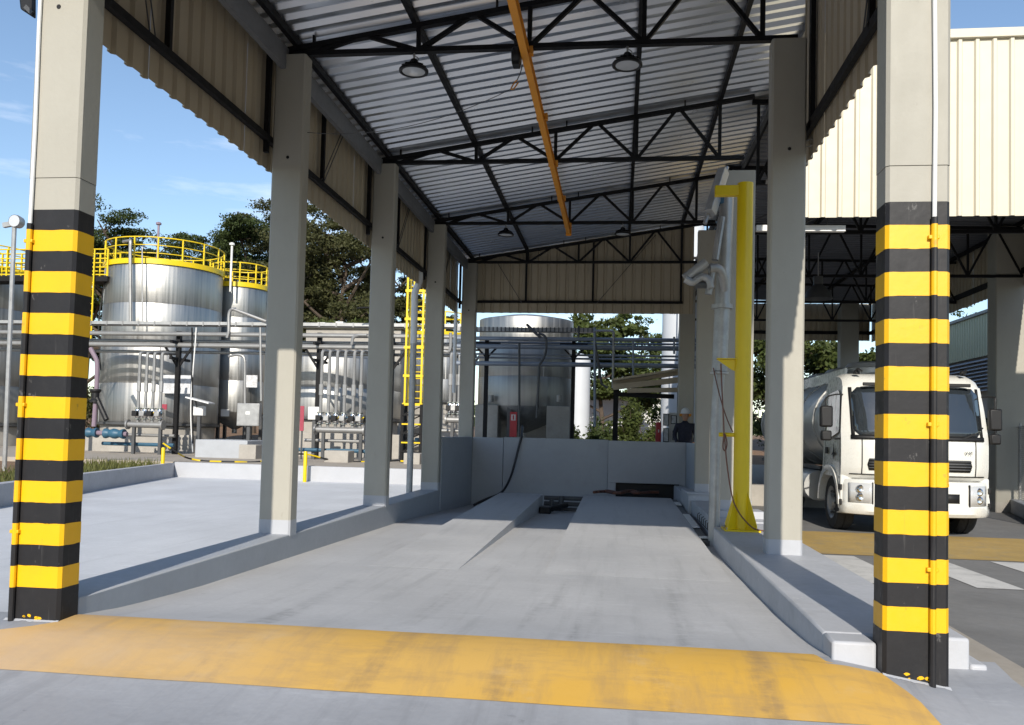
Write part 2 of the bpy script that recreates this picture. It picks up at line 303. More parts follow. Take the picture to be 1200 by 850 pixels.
# yellow hump stripe, with the skewed ends that the photo shows
yb = MB(); yl = [-0.66,-0.6,-0.5,-0.4,-0.3,-0.2,-0.1,0,0.06,0.12,0.17,0.22]; NX = 130
def yb_x(u, y):
    xl = interp(y, [(-0.66,-1.6),(-0.45,-0.75),(-0.05,-0.02),(0.0,0.004),(0.22,0.004)])
    xr = interp(y, [(-0.66,5.40),(-0.3,5.34),(-0.02,5.222),(0.0,5.222),(0.02,4.93),(0.22,4.88)]); return xl+(xr-xl)*u
for y in yl:
    for i in range(NX+1): x = yb_x(i/NX, y); yb.v.append((x, y+0.004*sin(x*5), floor_z(x, y)+0.005))
yb.f = [(j*(NX+1)+i, j*(NX+1)+i+1, (j+1)*(NX+1)+i+1, (j+1)*(NX+1)+i) for j in range(len(yl)-1) for i in range(NX)]
o = yb.build('yellow_hump_stripe', 'yband', ang=60); struct(o)
# left yard slab, its kerb and the plateau behind
def yard_z(x, y): return 0.08 + 0.0*(y) if y > 0 else 0.08
sheet('yard_slab', 'yard', [-16,-12,-8,-4,-1.5,-0.36], [0.17,1,3,6,10,14,18,19.2], 0, lambda x, y: 0.10 - 0.05*min(1, max(0, y/10)) + (0.185*max(0, 1-(y-0.17)/1.8) if y < 2 else 0))
# road on the right
rd = MB()
def road_z(x, y): return 0.05 if y < 3 else 0.05 - 0.05*min(1, (y-3)/5)
sheet('road', 'asphalt', [6.0,6.6,8,10,13,16,22,40], [-14,-6,-2,0,3,5,8,12,17,24,40], 0, road_z)
sheet('road_gutter', 'sand', [5.9,6.05,6.32,6.5], [-6,-3,-1,0.3,1,2,3,4], 0.004, lambda x, y: road_z(6.5, y) + (0.0 if x > 6.4 else 0.0))
def marking(name, m, poly):
    b = MB(); b.add([(x, y, road_z(x, y)+0.006) for x, y in poly], [tuple(range(len(poly)))]); struct(b.build(name, m))
rb = MB()
for y in (7.35, 8, 8.8, 9.6, 10.5):
    for x in (6.15, 8, 10, 12.6): rb.v.append((x, y, road_z(x, y)+0.005))
rb.f = [(j*4+i, j*4+i+1, (j+1)*4+i+1, (j+1)*4+i) for j in range(4) for i in range(3)]
struct(rb.build('road_yellow_stripe', 'roadyellow'))
for k in range(5): marking('road_white_stripe', 'roadwhite', [(6.45+k*1.15, 4.7), (6.95+k*1.15, 4.7), (6.95+k*1.15, 7.2), (6.45+k*1.15, 7.2)])
# plateau and soil behind the yard
pb = MB(); pb.box(-45, 12.0, 19.42, 34, -0.2, 0.5); struct(pb.build('tank_plateau', 'plateau'))
pb = MB(); pb.box(-45, -9.75, 10, 19.6, -0.2, 0.36); struct(pb.build('verge', 'soil'))
pb = MB(); pb.grid(lambda u, v: (-60+u*100, 34+v*30, 0.45+1.5*v+0.4*mnoise.noise(Vector((u*20, v*4, 1)))), 60, 8); struct(pb.build('embankment', 'soil'))
# ------------------------------------------------------------------ walls, ramps, kerb island
w = thing('containment_wall', 'long low grey painted kerb wall carrying the left row of beige columns', 'low wall', (-0.2, 6, 0))
b = MB(); b.box(-0.40, -0.003, 0.218, 12.6, -0.25, 0.405); b.build('low_wall', 'wall', w, bevel=0.012)
b = MB(); b.box(-0.26, 0.016, 12.218, 15.95, -0.25, 1.5); b.build('tall_wall', 'wall', w, bevel=0.012)
w = thing('end_wall', 'chest-high grey painted wall closing the far end of the bay', 'wall', (2.6, 16, -0.2))
b = MB(); b.box(0.018, 0.80, 15.95, 16.15, -0.25, 1.5); b.build('wall_panel', 'wall', w, bevel=0.01)
b = MB(); b.box(0.808, 3.42, 15.95, 16.15, -0.25, 1.515); b.build('wall_panel', 'wall', w, bevel=0.01)
b = MB(); b.box(3.424, 5.298, 15.84, 16.13, 0.47, 1.495); b.box(3.424, 3.62, 15.84, 16.13, -0.25, 0.468); b.box(5.16, 5.298, 15.84, 16.13, -0.25, 0.468); b.build('wall_panel', 'skirt', w, bevel=0.01)
b = MB(); b.box(5.30, 5.44, 13.0, 16.13, 0.2, 1.49); b.build('return_wall', 'wall', w, bevel=0.01)
b = MB(); b.box(3.60, 5.18, 16.05, 16.12, 0.1, 0.5); b.build('slot_back', 'plastic', w)
def ramp_obj(x0, x1, label):
    b = MB(); yl = [3.7, 5, 7, 9, 11, 13, 13.95]; n = len(yl)
    z = lambda y: interp(y, [(3.7, 0.149), (13.95, 0.265)])
    for y in yl: b.v += [(x0, y, -0.3), (x1, y, -0.3), (x1, y, z(y)), (x0, y, z(y))]
    for j in range(n-1):
        for k in range(4): b.f.append((j*4+k, j*4+(k+1)%4, (j+1)*4+(k+1)%4, (j+1)*4+k))
    b.f += [(3,2,1,0), tuple((n-1)*4+k for k in range(4))]
    tag(b.build('wheel_ramp', 'floor', ang=20), label, 'ramp')
ramp_obj(1.03, 2.0, 'narrow grey concrete wheel ramp beside the low column wall')
ramp_obj(2.92, 4.84, 'wide grey concrete wheel ramp beside the drain plates')
isl = thing('kerb_island', 'light grey raised concrete kerb island under the right row of columns', 'kerb', (5.4, 6, 0.1))
def kerb(x0, x1, y0, y1, z1, z0=-0.25, m='kerb', bev=0.018):
    b = MB(); n = max(1, int((y1-y0)/0.35))
    for j in range(n+1):
        y = y0+(y1-y0)*j/n; e = 0.010*mnoise.noise(Vector((x0*3, y*1.7, 2))); q = 0.006*mnoise.noise(Vector((x0, y*1.3, 7)))
        b.v += [(x0+e, y, z0), (x1, y, z0), (x1, y, z1+q), (x0+e, y, z1+q)]
    for j in range(n):
        for k in range(4): b.f.append((j*4+k, j*4+(k+1)%4, (j+1)*4+(k+1)%4, (j+1)*4+k))
    b.f += [(3,2,1,0), tuple(n*4+k for k in range(4))]
    return b.build('kerb_block', m, isl, bevel=bev)
kerb(4.965, 5.225, 0.11, 0.36, 0.40); kerb(4.968, 5.85, 0.362, 6.62, 0.402); kerb(5.852, 5.955, 0.362, 6.4, 0.242)
kerb(5.14, 5.85, 6.622, 7.42, 0.40); kerb(5.06, 5.85, 7.424, 11.3, 0.42); kerb(5.0, 5.86, 11.304, 13.0, 0.545); kerb(5.02, 5.29, 13.004, 15.83, 0.45)
kerb(5.15, 5.86, 7.86, 8.42, 0.525, 0.40, 'skirt'); kerb(5.854, 5.96, 7.7, 8.6, 0.40)
b = MB(); b.box(4.97, 5.87, 11.27, 11.33, 0.53, 0.575); b.build('coping', 'skirt', isl, bevel=0.01)
dr = thing('drain_channel', 'floor drain channel with loose pale metal cover plates along the kerb', 'drain', (4.9, 10, 0))
b = MB(); b.hexa([(4.842,7.0,-.2),(4.964,7.0,-.2),(4.964,13.9,-.2),(4.842,13.9,-.2),(4.842,7.0,.165),(4.964,7.0,.165),(4.964,13.9,.245),(4.842,13.9,.245)]); b.build('channel', 'darksteel', dr)
for (a, c) in ((7.15, 7.35), (8.45, 9.4), (9.42, 10.5), (12.3, 13.0)):
    b = MB(); za, zc_ = [interp(q, [(3.7, 0.149), (13.95, 0.265)])+0.004 for q in (a, c)]; b.hexa([(4.846,a,za-.01),(4.962,a,za-.01),(4.962,c,zc_-.01),(4.846,c,zc_-.01),(4.846,a,za),(4.962,a,za),(4.962,c,zc_),(4.846,c,zc_)]); b.box(4.88, 4.93, a+0.04, a+0.06, za, za+0.01); b.build('cover_plate', 'whitep', dr)
for y in (8.0, 8.3, 8.6, 8.9, 9.3, 9.6):
    b = MB(); b.tube([(5.07, y, 0.2), (5.03, y, 0.22), (5.03, y, 0.32), (5.07, y, 0.34)], 0.008, 6); b.build('clip', 'darksteel', dr)

# ------------------------------------------------------------------ columns
def cbox(b, x0, x1, y0, y1, z0, z1, c=0.02):
    poly = [(x0+c,y0,z0),(x1-c,y0,z0),(x1,y0+c,z0),(x1,y1-c,z0),(x1-c,y1,z0),(x0+c,y1,z0),(x0,y1-c,z0),(x0,y0+c,z0)]
    b.prism(poly, (0,0,z1-z0))
def disc(x, y, z, r=0.018): b = MB(); b.cyl((x, y, z), (x, y-0.006, z), r, 10); return b
def plain_column(x0, wd, y0, zb, zt, label, base_h=0.16, dp=DC, ins=True):
    t = thing('column', label, 'column', (x0+wd/2, y0+dp/2, zb), 'plain beige columns')
    b = MB(); cbox(b, x0, x0+wd, y0, y0+dp, zb+base_h, zt); b.build('shaft', 'beige', t)
    b = MB(); cbox(b, x0-0.002, x0+wd+0.002, y0-0.002, y0+dp+0.002, zb-0.02, zb+base_h); b.build('painted_base', 'skirt', t)
    if ins: disc(x0+wd*0.52, y0, 4.72).build('insert_hole', 'plastic', t)
    return t
Lab = ['beige column on the low wall with a sunlit strip, next after the striped pillar', 'beige column on the low wall, second after the striped pillar',
       'beige column with a drainpipe at its side where the low wall steps up', 'beige corner column at the end of the tall wall section']
for k in range(1, 5): plain_column(-WL, WL, BAY*k, 0.405 if k < 4 else 0.3, HC-0.02, Lab[k-1])
Rab = ['beige column on the kerb island with a wire loop, beside the yellow post', 'wide beige column directly behind the yellow post', 'beige column rising from the higher kerb step behind the galvanised pipe', 'dark beige corner column beside the notice boards']
for k, (x0, wd, zb, zt) in enumerate([(XR, WR, 0.40, HC-0.02), (5.20, 0.48, 0.52, 5.74), (5.18, 0.42, 0.545, 5.78), (5.17, 0.40, 0.3, 5.9)]):
    t = plain_column(x0, wd, BAY*(k+1)+(1.0 if k == 3 else 0), zb, zt, Rab[k], ins=(k == 0))
    if k == 0:
        b = MB(); b.tube(smooth_path([(XR+WR, 4.1, 4.83), (XR+WR+0.06, 4.05, 4.84), (XR+WR+0.09, 4.04, 4.80), (XR+WR+0.05, 4.05, 4.765), (XR+WR-0.01, 4.1, 4.77)], 4), 0.006, 6); b.build('wire_loop', 'galv', t)
b0 = 3.046; PIT = 0.1414
def striped_column(x0, wd, label, cx, zbase, gname):
    t = thing('striped_column', label, 'column', (x0+wd/2, DC/2, 0.25))
    b = MB(); cbox(b, x0, x0+wd, 0, DC, b0, 3.262); b.build('shaft', 'beige', t); b = MB(); cbox(b, x0-0.0015, x0+wd+0.0015, -0.003, DC+0.001, 3.266, 7.0); b.build('shaft', 'beige', t)
    for i in range(18):
        z1 = b0-PIT*i+random.uniform(-.004,.004)*(i > 0); z0 = b0-PIT*(i+1) if i < 17 else 0.528
        b = MB(); e = 0.0018*(i % 2)
        if i % 2 == 0: cbox(b, x0, x0+wd, 0, DC, b0-PIT*(i+1), b0-PIT*i)
        else:
            c = 0.02; C8 = [(x0+c-e,-e),(x0+wd-c+e,-e),(x0+wd+e,c-e),(x0+wd+e,DC-c+e),(x0+wd-c+e,DC+e),(x0+c-e,DC+e),(x0-e,DC-c+e),(x0-e,c-e)]; P = []
            for a in range(8):
                p, q = C8[a], C8[(a+1) % 8]; nn = max(1, int(((p[0]-q[0])**2+(p[1]-q[1])**2)**0.5/0.025))
                P += [(p[0]+(q[0]-p[0])*m_/nn, p[1]+(q[1]-p[1])*m_/nn) for m_ in range(nn)]
            N_ = len(P); jz = lambda p, w_: 0.0045*mnoise.noise(Vector((p[0]*14+i, p[1]*14, w_)))+0.002*mnoise.noise(Vector((p[0]*60, p[1]*60+i, w_)))
            b.v = [(p[0], p[1], b0-PIT*(i+1)+jz(p, 3)-0.001) for p in P]+[(p[0], p[1], b0-PIT*i+jz(p, 8)+0.001) for p in P]
            b.f = [(a, (a+1) % N_, (a+1) % N_+N_, a+N_) for a in range(N_)]+[tuple(reversed(range(N_))), tuple(range(N_, 2*N_))]
            mid = MB(); cbox(mid, x0, x0+wd, 0, DC, b0-PIT*(i+1), b0-PIT*i); mid.build('core', 'black', t)
        b.build('painted_band', 'black' if i % 2 == 0 else 'yellow', t)
    b = MB(); cbox(b, x0-0.003, x0+wd+0.003, -0.003, DC+0.003, 0.05, b0-PIT*18); b.build('painted_foot', 'black', t)
    b = MB(); b.tube([(cx, -0.018, b0-0.1), (cx+0.004, -0.018, 3.6), (cx-0.004, -0.018, 4.3), (cx+0.004, -0.018, 6.5)], 0.013, 10); b.build('conduit', 'whitep', t)
    for i in range(18):
        b = MB(); b.cyl((cx, -0.02, max(b0-PIT*(i+1), 0.3)), (cx, -0.02, b0-PIT*i - (0.1 if i == 0 else 0)), 0.019, 10); b.build('conduit_sleeve', 'black' if i % 2 == 0 else 'yellow', t)
    b = MB(); b.cyl((cx, -0.02, 0.15), (cx, -0.02, b0-PIT*18), 0.019, 10); b.build('conduit_sleeve', 'black', t)
    for z in (b0-PIT*1.55, b0-PIT*9.4, b0-PIT*15.4):
        b = MB(); b.box(cx-0.035, cx+0.028, -0.03, 0.0, z-0.012, z+0.012); b.build('pipe_clip', 'yellow' if int((b0-z)/PIT) % 2 else 'black', t, bevel=0.004)
    return t
t = striped_column(-WL, WL, 'black and yellow striped pillar with conduit, at the low grey wall', -0.325, 0.27, 'a')
disc(-0.20, 0, 4.45, 0.016).build('insert_hole', 'plastic', t)
t = striped_column(XR, WR, 'black and yellow striped pillar with conduit, at the end of the kerb island', 5.497, 0.2, 'b')
# ragged paint edge at the pillar feet
for (x0, x1) in ((-WL-0.01, 0.005), (XR-0.005, XR+WR+0.008)):
    b = MB(); n = 40
    for i in range(n+1):
        x = x0+(x1-x0)*i/n; w_ = 0.022+0.02*mnoise.noise(Vector((x*19, 1, 4)))+0.012*mnoise.noise(Vector((x*70, 2, 4)))
        b.v += [(x, 0.0, floor_z(x, 0)+0.010), (x, -max(0.006, w_), floor_z(x, -w_)+0.002)]
    b.f = [(2*i, 2*i+1, 2*i+3, 2*i+2) for i in range(n)]; struct(b.build('base_paint_edge', 'kerb'))
    b = MB()
    for i in range(6):
        x = x0+0.12+(x1-x0-0.2)*random.random()*0.8; r = random.uniform(0.006, 0.02); y = -0.0045; z = floor_z(x, 0)+random.uniform(0.0, 0.035)
        b.add([(x+r*cos(k*1.05)*random.uniform(.6, 1.3), y, z+0.6*r*sin(k*1.05)*random.uniform(.6, 1.3)) for k in range(6)], [(5,4,3,2,1,0)])
    struct(b.build('paint_fleck', 'yellow'))
# ------------------------------------------------------------------ roof trusses
def top_z(x): return 6.06+0.154*x
def roof_truss(y, label, x1=5.16):
    t = thing('roof_truss', label, 'truss', (2.6, y, HC), 'roof trusses of the loading bay')
    zc = HC+0.022; yy = y+0.108
    b = MB(); b.bar((-0.30, yy, zc), (x1+0.35, yy, zc), 0.08, 0.055); b.build('bottom_chord', 'blacksteel', t)
    b = MB(); b.bar((-0.35, yy, top_z(-0.35)), (x1+0.5, yy, top_z(x1+0.5)), 0.08, 0.06); b.build('top_chord', 'blacksteel', t)
    P = 1.28
    for i in range(5):
        x = 0.02+P*i
        if i: b = MB(); b.bar((x, yy, zc), (x, yy, top_z(x)), 0.05, 0.05); b.build('vertical', 'blacksteel', t)
        if i < 4:
            m = x+P/2
            for a, c in ((x, m-0.03), (x+P, m+0.03)): b = MB(); b.bar((a, yy-0.001, zc), (c, yy-0.001, top_z(m)), 0.045, 0.055, (0,1,0)); b.build('diagonal', 'blacksteel', t)
    for x in (0.05, 1.25, 2.2, 2.75, 3.84, 4.6): b = MB(); b.box(x-0.01, x+0.01, yy-0.03, yy+0.03, top_z(x)+0.02, top_z(x)+0.12); b.build('cleat', 'blacksteel', t)
    return t
roof_truss(0, 'black steel roof truss over the two striped pillars')
roof_truss(4, 'black steel roof truss with the black cable reel at its middle')
roof_truss(8, 'black steel roof truss without lamps in the middle of the roof')
roof_truss(12, 'black steel roof truss with two lamps just before the cream end gable')
roof_truss(16, 'black steel roof truss against the cream end gable')
def roof_z(x): return top_z(x)+0.125
for x, lb in ((-0.16, 'black roof purlin along the eave above the beige wall columns'), (1.25, 'black roof purlin above the lamp row next to the eave'), (3.84, 'black roof purlin above the lamp row next to the kerb island'), (5.15, 'black roof purlin at the high side of the roof')):
    b = MB(); b.bar((x, -0.5, top_z(x)+0.075), (x, 16.4, top_z(x)+0.075), 0.06, 0.09); tag(b.build('purlin', 'blacksteel'), lb, 'purlin', 'roof purlins')
b = MB(); b.box(-0.30, -0.235, -0.3, 16.2, 5.76, 6.02); tag(b.build('eave_beam', 'eave'), 'long grey eave beam above the left columns', 'beam')
# corrugated sheets --------------------------------------------------
def rib_profile(n, pitch, rib, slope, h):                 # one sheet: list of (u, height)
    o = []
    for i in range(n):
        u = i*pitch; o += [(u, 0), (u+pitch-rib-2*slope, 0), (u+pitch-rib-slope, h), (u+pitch-slope, h)]
    o.append((n*pitch, 0)); return o
def rib_sheet(fn, prof, v0, v1, nv=1):
    b = MB(); m = len(prof)
    for j in range(nv+1):
        for u, h in prof: b.v.append(tuple(fn(u, v0+(v1-v0)*j/nv, h)))
    b.f = [(j*m+i, j*m+i+1, (j+1)*m+i+1, (j+1)*m+i) for j in range(nv) for i in range(m-1)]; return b
rf = thing('bay_roof', 'silver corrugated metal sheet roof over the loading bay', 'roof', (2.6, 8, 6.3))
pr = rib_profile(4, 0.238, 0.068, 0.045, 0.05) + [(0.952+0.03, -0.004)]
for i in range(18):
    y0 = -0.6+i*0.952
    b = rib_sheet(lambda u, v, h: (v, y0+u, roof_z(v)+h), pr, -0.55, 6.0); b.build('roof_sheet', 'roof', rf, smooth=False)
b = MB(); b.box(-0.62, -0.56, -0.6, 16.5, roof_z(-0.5)-0.12, roof_z(-0.5)+0.06); b.build('eave_trim', 'darksteel', rf)
b = MB(); b.box(6.0, 6.06, -0.6, 16.5, roof_z(6)-0.1, roof_z(6)+0.08); b.build('eave_trim', 'darksteel', rf)
cp = rib_profile(4, 0.24, 0.05, 0.025, 0.032)
def cladding_y(name, label, X, y0, n, z0, z1, sgn, m='cream'):       # sheets along Y at plane X
    t = thing(name, label, 'cladding', (X, y0+n*0.48, z0))
    for i in range(n):
        b = rib_sheet(lambda u, v, h: (X+sgn*(h+0.0015*(i % 2)), y0+i*0.96+u, v), cp, z0+random.uniform(-.006,.006), z1); b.build('wall_sheet', m, t, smooth=False, solid=0.0015)
    return t
def cladding_x(name, label, Y, x0, n, z0, ztop, sgn, m='cream', prof=None, wd=0.96, nv=1):
    t = thing(name, label, 'cladding', (x0+n*wd/2, Y, z0)); prof = prof or cp
    for i in range(n):
        b = MB(); mm = len(prof); zz = z0+random.uniform(-.004,.004)
        for j in (0, 1):
            for u, h in prof: x = x0+i*wd+u; b.v.append((x, Y+sgn*(h+0.0015*(i % 2)), zz if j == 0 else ztop(x)))
        b.f = [(a, a+1, mm+a+1, mm+a) for a in range(mm-1)]; b.build('wall_sheet', m, t, smooth=False, solid=0.0015)
    return t
def rail(t, p, q, w=0.06, h=0.075, nm='girt', m='blacksteel'): b = MB(); b.bar(p, q, w, h); b.build(nm, m, t)
def wires(t, p, q, d):
    for s in (-1, 1):
        b = MB(); b.cyl(Vector(p)+Vector(d)*s, Vector(q)+Vector(d)*s, 0.007, 6); b.build('tie_rod', 'darksteel', t)
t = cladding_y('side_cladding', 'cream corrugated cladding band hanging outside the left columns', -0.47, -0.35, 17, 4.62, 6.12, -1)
rail(t, (-0.40, -0.3, 4.92), (-0.40, 16.1, 4.92))
for k in range(5):
    if k < 4:
        y = 4*k+1.75; rail(t, (-0.40, y, 4.92), (-0.40, y, 6.05), 0.05, 0.05, 'stud')
        a = (-0.39, y-0.12+(0.1 if k else -0.15), 4.95); c = (-0.39, y+0.75 if k else y-0.6, 5.9); wires(t, a, c, (0, 0.045, 0))
    rail(t, (-0.40, 4*k-0.09, 4.75), (-0.40, 4*k-0.09, 6.05), 0.055, 0.055, 'stud')
t = cladding_y('side_cladding', 'cream corrugated cladding band beside the column with the wire loop', 5.67, -0.30, 5, 4.68, 6.95, 1)
rail(t, (5.625, -0.3, 4.95), (5.625, 4.5, 4.95), 0.05, 0.10); rail(t, (5.625, 3.9, 4.9), (5.625, 3.9, 6.9), 0.05, 0.09, 'stud'); rail(t, (5.625, 1.75, 4.95), (5.625, 1.75, 6.9), 0.05, 0.05, 'stud')
wires(t, (5.61, 1.9, 5.0), (5.61, 1.1, 6.6), (0, 0.04, 0))
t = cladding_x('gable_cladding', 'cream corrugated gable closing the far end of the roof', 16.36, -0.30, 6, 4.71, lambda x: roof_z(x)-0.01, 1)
rail(t, (-0.1, 16.31, 4.99), (5.2, 16.31, 4.99), 0.05, 0.06)
for x in (1.24, 2.95, 5.15): rail(t, (x, 16.31, 4.99), (x, 16.31, top_z(x)), 0.05, 0.05, 'stud')
for a, c in (((1.15, 16.28, 4.95), (0.45, 16.28, 6.05)), ((3.05, 16.28, 4.95), (4.5, 16.28, 6.7))): b = MB(); b.cyl(a, c, 0.008, 6); b.build('tie_rod', 'darksteel', t)
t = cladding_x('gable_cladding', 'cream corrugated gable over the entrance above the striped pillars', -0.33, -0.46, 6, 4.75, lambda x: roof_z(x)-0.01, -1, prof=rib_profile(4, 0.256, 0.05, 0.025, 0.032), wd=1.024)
# ------------------------------------------------------------------ things under the roof
def bay_lamp(x, y, label, lit=0):
    t = thing('high_bay_lamp', label, 'lamp', (x, y, 5.74), 'round lamps under the trusses')
    b = MB(); b.tube([(x, y, 5.95), (x, y, 5.85)], 0.012, 8); b.tube(smooth_path([(x-0.02, y, 5.93), (x+0.05, y, 5.88), (x+0.02, y, 5.84)], 4), 0.006, 6); b.build('hook', 'galv', t)
    b = MB(); b.lathe([(0, 0.135), (0.035, 0.135), (0.05, 0.11), (0.05, 0.07), (0.09, 0.05), (0.15, 0.03), (0.168, 0.012), (0.168, -0.012), (0.150, -0.018), (0.128, -0.004)], (x, y, 5.735), 28); b.build('housing', 'plastic', t)
    b = MB()
    for k in range(12):
        a = k*pi/6; b.bar((x+0.04*cos(a), y+0.04*sin(a), 5.82), (x+0.14*cos(a), y+0.14*sin(a), 5.775), 0.006, 0.03)
    b.build('fin', 'plastic', t)
    b = MB(); b.lathe([(0.13, -0.008), (0.08, -0.014), (0, -0.016)], (x, y, 5.735), 24); b.build('lens', 'lens', t)
bay_lamp(1.25, 4.11, 'round black high bay lamp on the cable reel truss, on the eave side'); bay_lamp(3.68, 4.11, 'round black high bay lamp on the cable reel truss, on the kerb island side')
bay_lamp(1.26, 12.11, 'round black high bay lamp before the end gable, on the eave side'); bay_lamp(3.67, 12.11, 'round black high bay lamp before the end gable, on the kerb island side')
t = thing('monorail_beam', 'orange painted monorail beam hanging under the roof trusses', 'beam', (2.55, 6, 5.8))
b = MB(); b.box(2.51, 2.59, -0.4, 12.35, 5.795, 5.807); b.box(2.547, 2.553, -0.4, 12.35, 5.807, 5.913); b.box(2.51, 2.59, -0.4, 12.35, 5.913, 5.925); b.build('beam', 'orange', t)
b = MB(); b.box(2.49, 2.61, 12.35, 12.37, 5.76, 5.93); b.build('end_stop', 'orange', t)
for y in (2.6, 4.1, 6.1, 8.1, 10.1, 12.1):
    for s in (-1, 1): b = MB(); b.box(2.55+s*0.055-0.02, 2.55+s*0.055+0.02, y-0.05, y+0.05, 5.88, 5.96); b.build('hanger', 'orange', t)
t = thing('cable_reel', 'black self retracting cable reel with hook under the orange beam', 'cable reel', (2.46, 4.05, 5.7))
b = MB(); b.lathe([(0, -0.05), (0.09, -0.05), (0.105, -0.03), (0.105, 0.03), (0.09, 0.05), (0, 0.05)], (2.45, 4.0, 5.82), 20, 'x'); b.box(2.41, 2.49, 3.93, 4.06, 5.70, 5.80); b.build('housing', 'plastic', t, bevel=0.006)
b = MB(); b.box(2.40, 2.404, 3.93, 3.99, 5.76, 5.86); b.build('label_plate', 'whitep', t)
b = MB(); b.box(2.42, 2.48, 3.98, 4.02, 5.9, 5.99); b.build('bracket', 'plastic', t)
h0 = onY(612, 76, 3.98); h1 = onY(606, 94, 3.95); h2 = onY(600, 104, 3.93)
b = MB(); b.tube(smooth_path([h0, lin(h0, h1, .5)+Vector((.01,0,0)), h1], 4), 0.006, 6); b.build('lanyard', 'darksteel', t)
b = MB(); b.tube(smooth_path([h1, h1+Vector((-.03,0,-.03)), h2+Vector((-.01,0,0)), h2+Vector((.02,0,.0)), h1+Vector((.012,0,-.03))], 5), 0.008, 6); b.build('hook', 'orange', t)
b = MB(); b.tube(sag(h2, (-0.002, 4.12, 5.05), 0.18, 14), 0.004, 5); b.build('pull_wire', 'darksteel', t)
t = thing('drainpipe', 'beige and grey drainpipe running down beside a beige wall column', 'drainpipe', (-0.47, 11.85, 0.05))
b = MB(); b.tube([(-0.47, 11.8, 6.0), (-0.47, 11.8, 4.9)], 0.075, 12); b.build('upper_pipe', 'cream', t)
b = MB(); b.tube(smooth_path([(-0.47, 11.8, 4.9), (-0.47, 11.8, 4.7), (-0.53, 11.7, 4.45), (-0.53, 11.7, 4.2)], 4)+[Vector((-0.53, 11.7, 3.4))], 0.07, 12); b.build('bend', 'whitep', t)
b = MB(); b.tube([(-0.53, 11.7, 3.4), (-0.53, 11.7, 0.02)], 0.066, 12); b.build('lower_pipe', 'galv', t)
t = thing('drainpipe', 'thin white drainpipe beside the beige corner column of the tall wall', 'drainpipe', (-0.47, 15.85, 0.05))
b = MB(); b.tube([(-0.47, 15.8, 5.2), (-0.47, 15.8, 2.6)], 0.045, 10); b.build('pipe', 'whitep', t)
t = thing('floodlight', 'black floodlight on the outer side of the striped pillar at the low wall', 'floodlight', (-0.45, 0.1, 4.5))
b = MB(); b.hexa([onY(20, -30, 0.15), onY(42, -30, 0.15), onY(42, 23, 0.15), onY(24, 11, 0.15), onY(20, -30, 0.32), onY(42, -30, 0.32), onY(42, 20, 0.32), onY(24, 9, 0.32)]); b.build('housing', 'plastic', t, bevel=0.01)
b = MB(); b.bar(onY(30, 8, 0.14), onY(38, 16, 0.14), 0.02, 0.03); b.build('bracket', 'darksteel', t)
# yellow post + loading arm ------------------------------------------
PX, PY = 5.285, 6.30
t = thing('yellow_post', 'tall yellow steel post with gusset base plate on the kerb island', 'post', (PX, PY, 0.4))
b = MB(); b.tube([(PX, PY, 0.41), (PX, PY, 5.03)], 0.105, 20); b.build('tube', 'ypost', t)
b = MB(); b.box(PX-0.23, PX+0.23, PY-0.20, PY+0.23, 0.402, 0.425); b.build('base_plate', 'ypost', t, bevel=0.004)
for a in range(4):
    d = Vector((cos(a*pi/2+0.75), sin(a*pi/2+0.75), 0)); n = Vector((-d.y, d.x, 0))*0.006; p = Vector((PX, PY, 0.425))
    b = MB(); b.prism([p+d*0.09-n, p+d*0.26-n, p+d*0.26+Vector((0,0,0.06))-n, p+d*0.10+Vector((0,0,0.50))-n], n*2); b.build('gusset', 'ypost', t)
b = MB(); b.box(PX-0.40, PX+0.09, PY-0.05, PY+0.05, 4.86, 5.0); b.build('top_arm', 'ypost', t, bevel=0.006)
for s in (-1, 1):
    for u in (-1, 1): b = MB(); b.cyl((PX+s*0.19, PY+0.015+u*0.17, 0.42), (PX+s*0.19, PY+0.015+u*0.17, 0.45), 0.018, 6); b.build('bolt', 'galv', t)
b = MB(); b.prism([(PX-0.34, PY-0.01, 2.66), (PX-0.08, PY-0.01, 2.66), (PX-0.08, PY-0.01, 2.50), (PX-0.14, PY-0.01, 2.52)], (0, 0.02, 0)); b.box(PX-0.34, PX-0.08, PY-0.05, PY+0.05, 2.662, 2.675); b.build('bracket', 'ypost', t)
b = MB(); b.cyl((PX-0.30, PY, 1.66), (PX-0.09, PY, 1.66), 0.028, 10); b.build('peg', 'ypost', t)
b = MB(); b.tube(smooth_path([(PX-0.29, PY-0.03, 2.6), (PX-0.27, PY-0.05, 2.2), (PX-0.24, PY-0.05, 1.7), (PX-0.25, PY-0.05, 1.5), (PX-0.22, PY-0.06, 1.45), (PX-0.2, PY-0.06, 1.55), (PX-0.235, PY-0.07, 1.66), (PX-0.19, PY-0.09, 1.2), (PX-0.1, PY-0.14, 0.75), (PX+0.1, PY-0.2, 0.48), (PX+0.28, PY-0.15, 0.42)], 6), 0.009, 6); b.build('cable', 'rhose', t)
GX, GY = 5.02, 7.05
t = thing('loading_arm', 'galvanised steel loading arm with swivel joints standing in front of the columns', 'loading arm', (GX, GY, 0.05))
b = MB(); b.tube([(GX, GY, 0.05), (GX+0.01, GY, 1.9), (GX+0.045, GY, 2.55)], 0.078, 14); b.build('standpipe', 'galv', t)
b = MB(); b.tube([(GX+0.045, GY, 2.56), (GX+0.08, GY, 3.7), (GX+0.12, GY, 5.1)], [0.11, 0.11, 0.095], 14); b.build('upper_pipe', 'galv', t)
b = MB(); b.lathe([(0.075,-0.03),(0.15,-0.03),(0.15,0.03),(0.075,0.03)], (GX+0.07, GY, 3.48), 16); b.lathe([(0.07,-0.03),(0.13,-0.03),(0.13,0.0),(0.07,0.0)], (GX+0.045, GY, 2.55), 16); b.build('flange', 'galv', t)
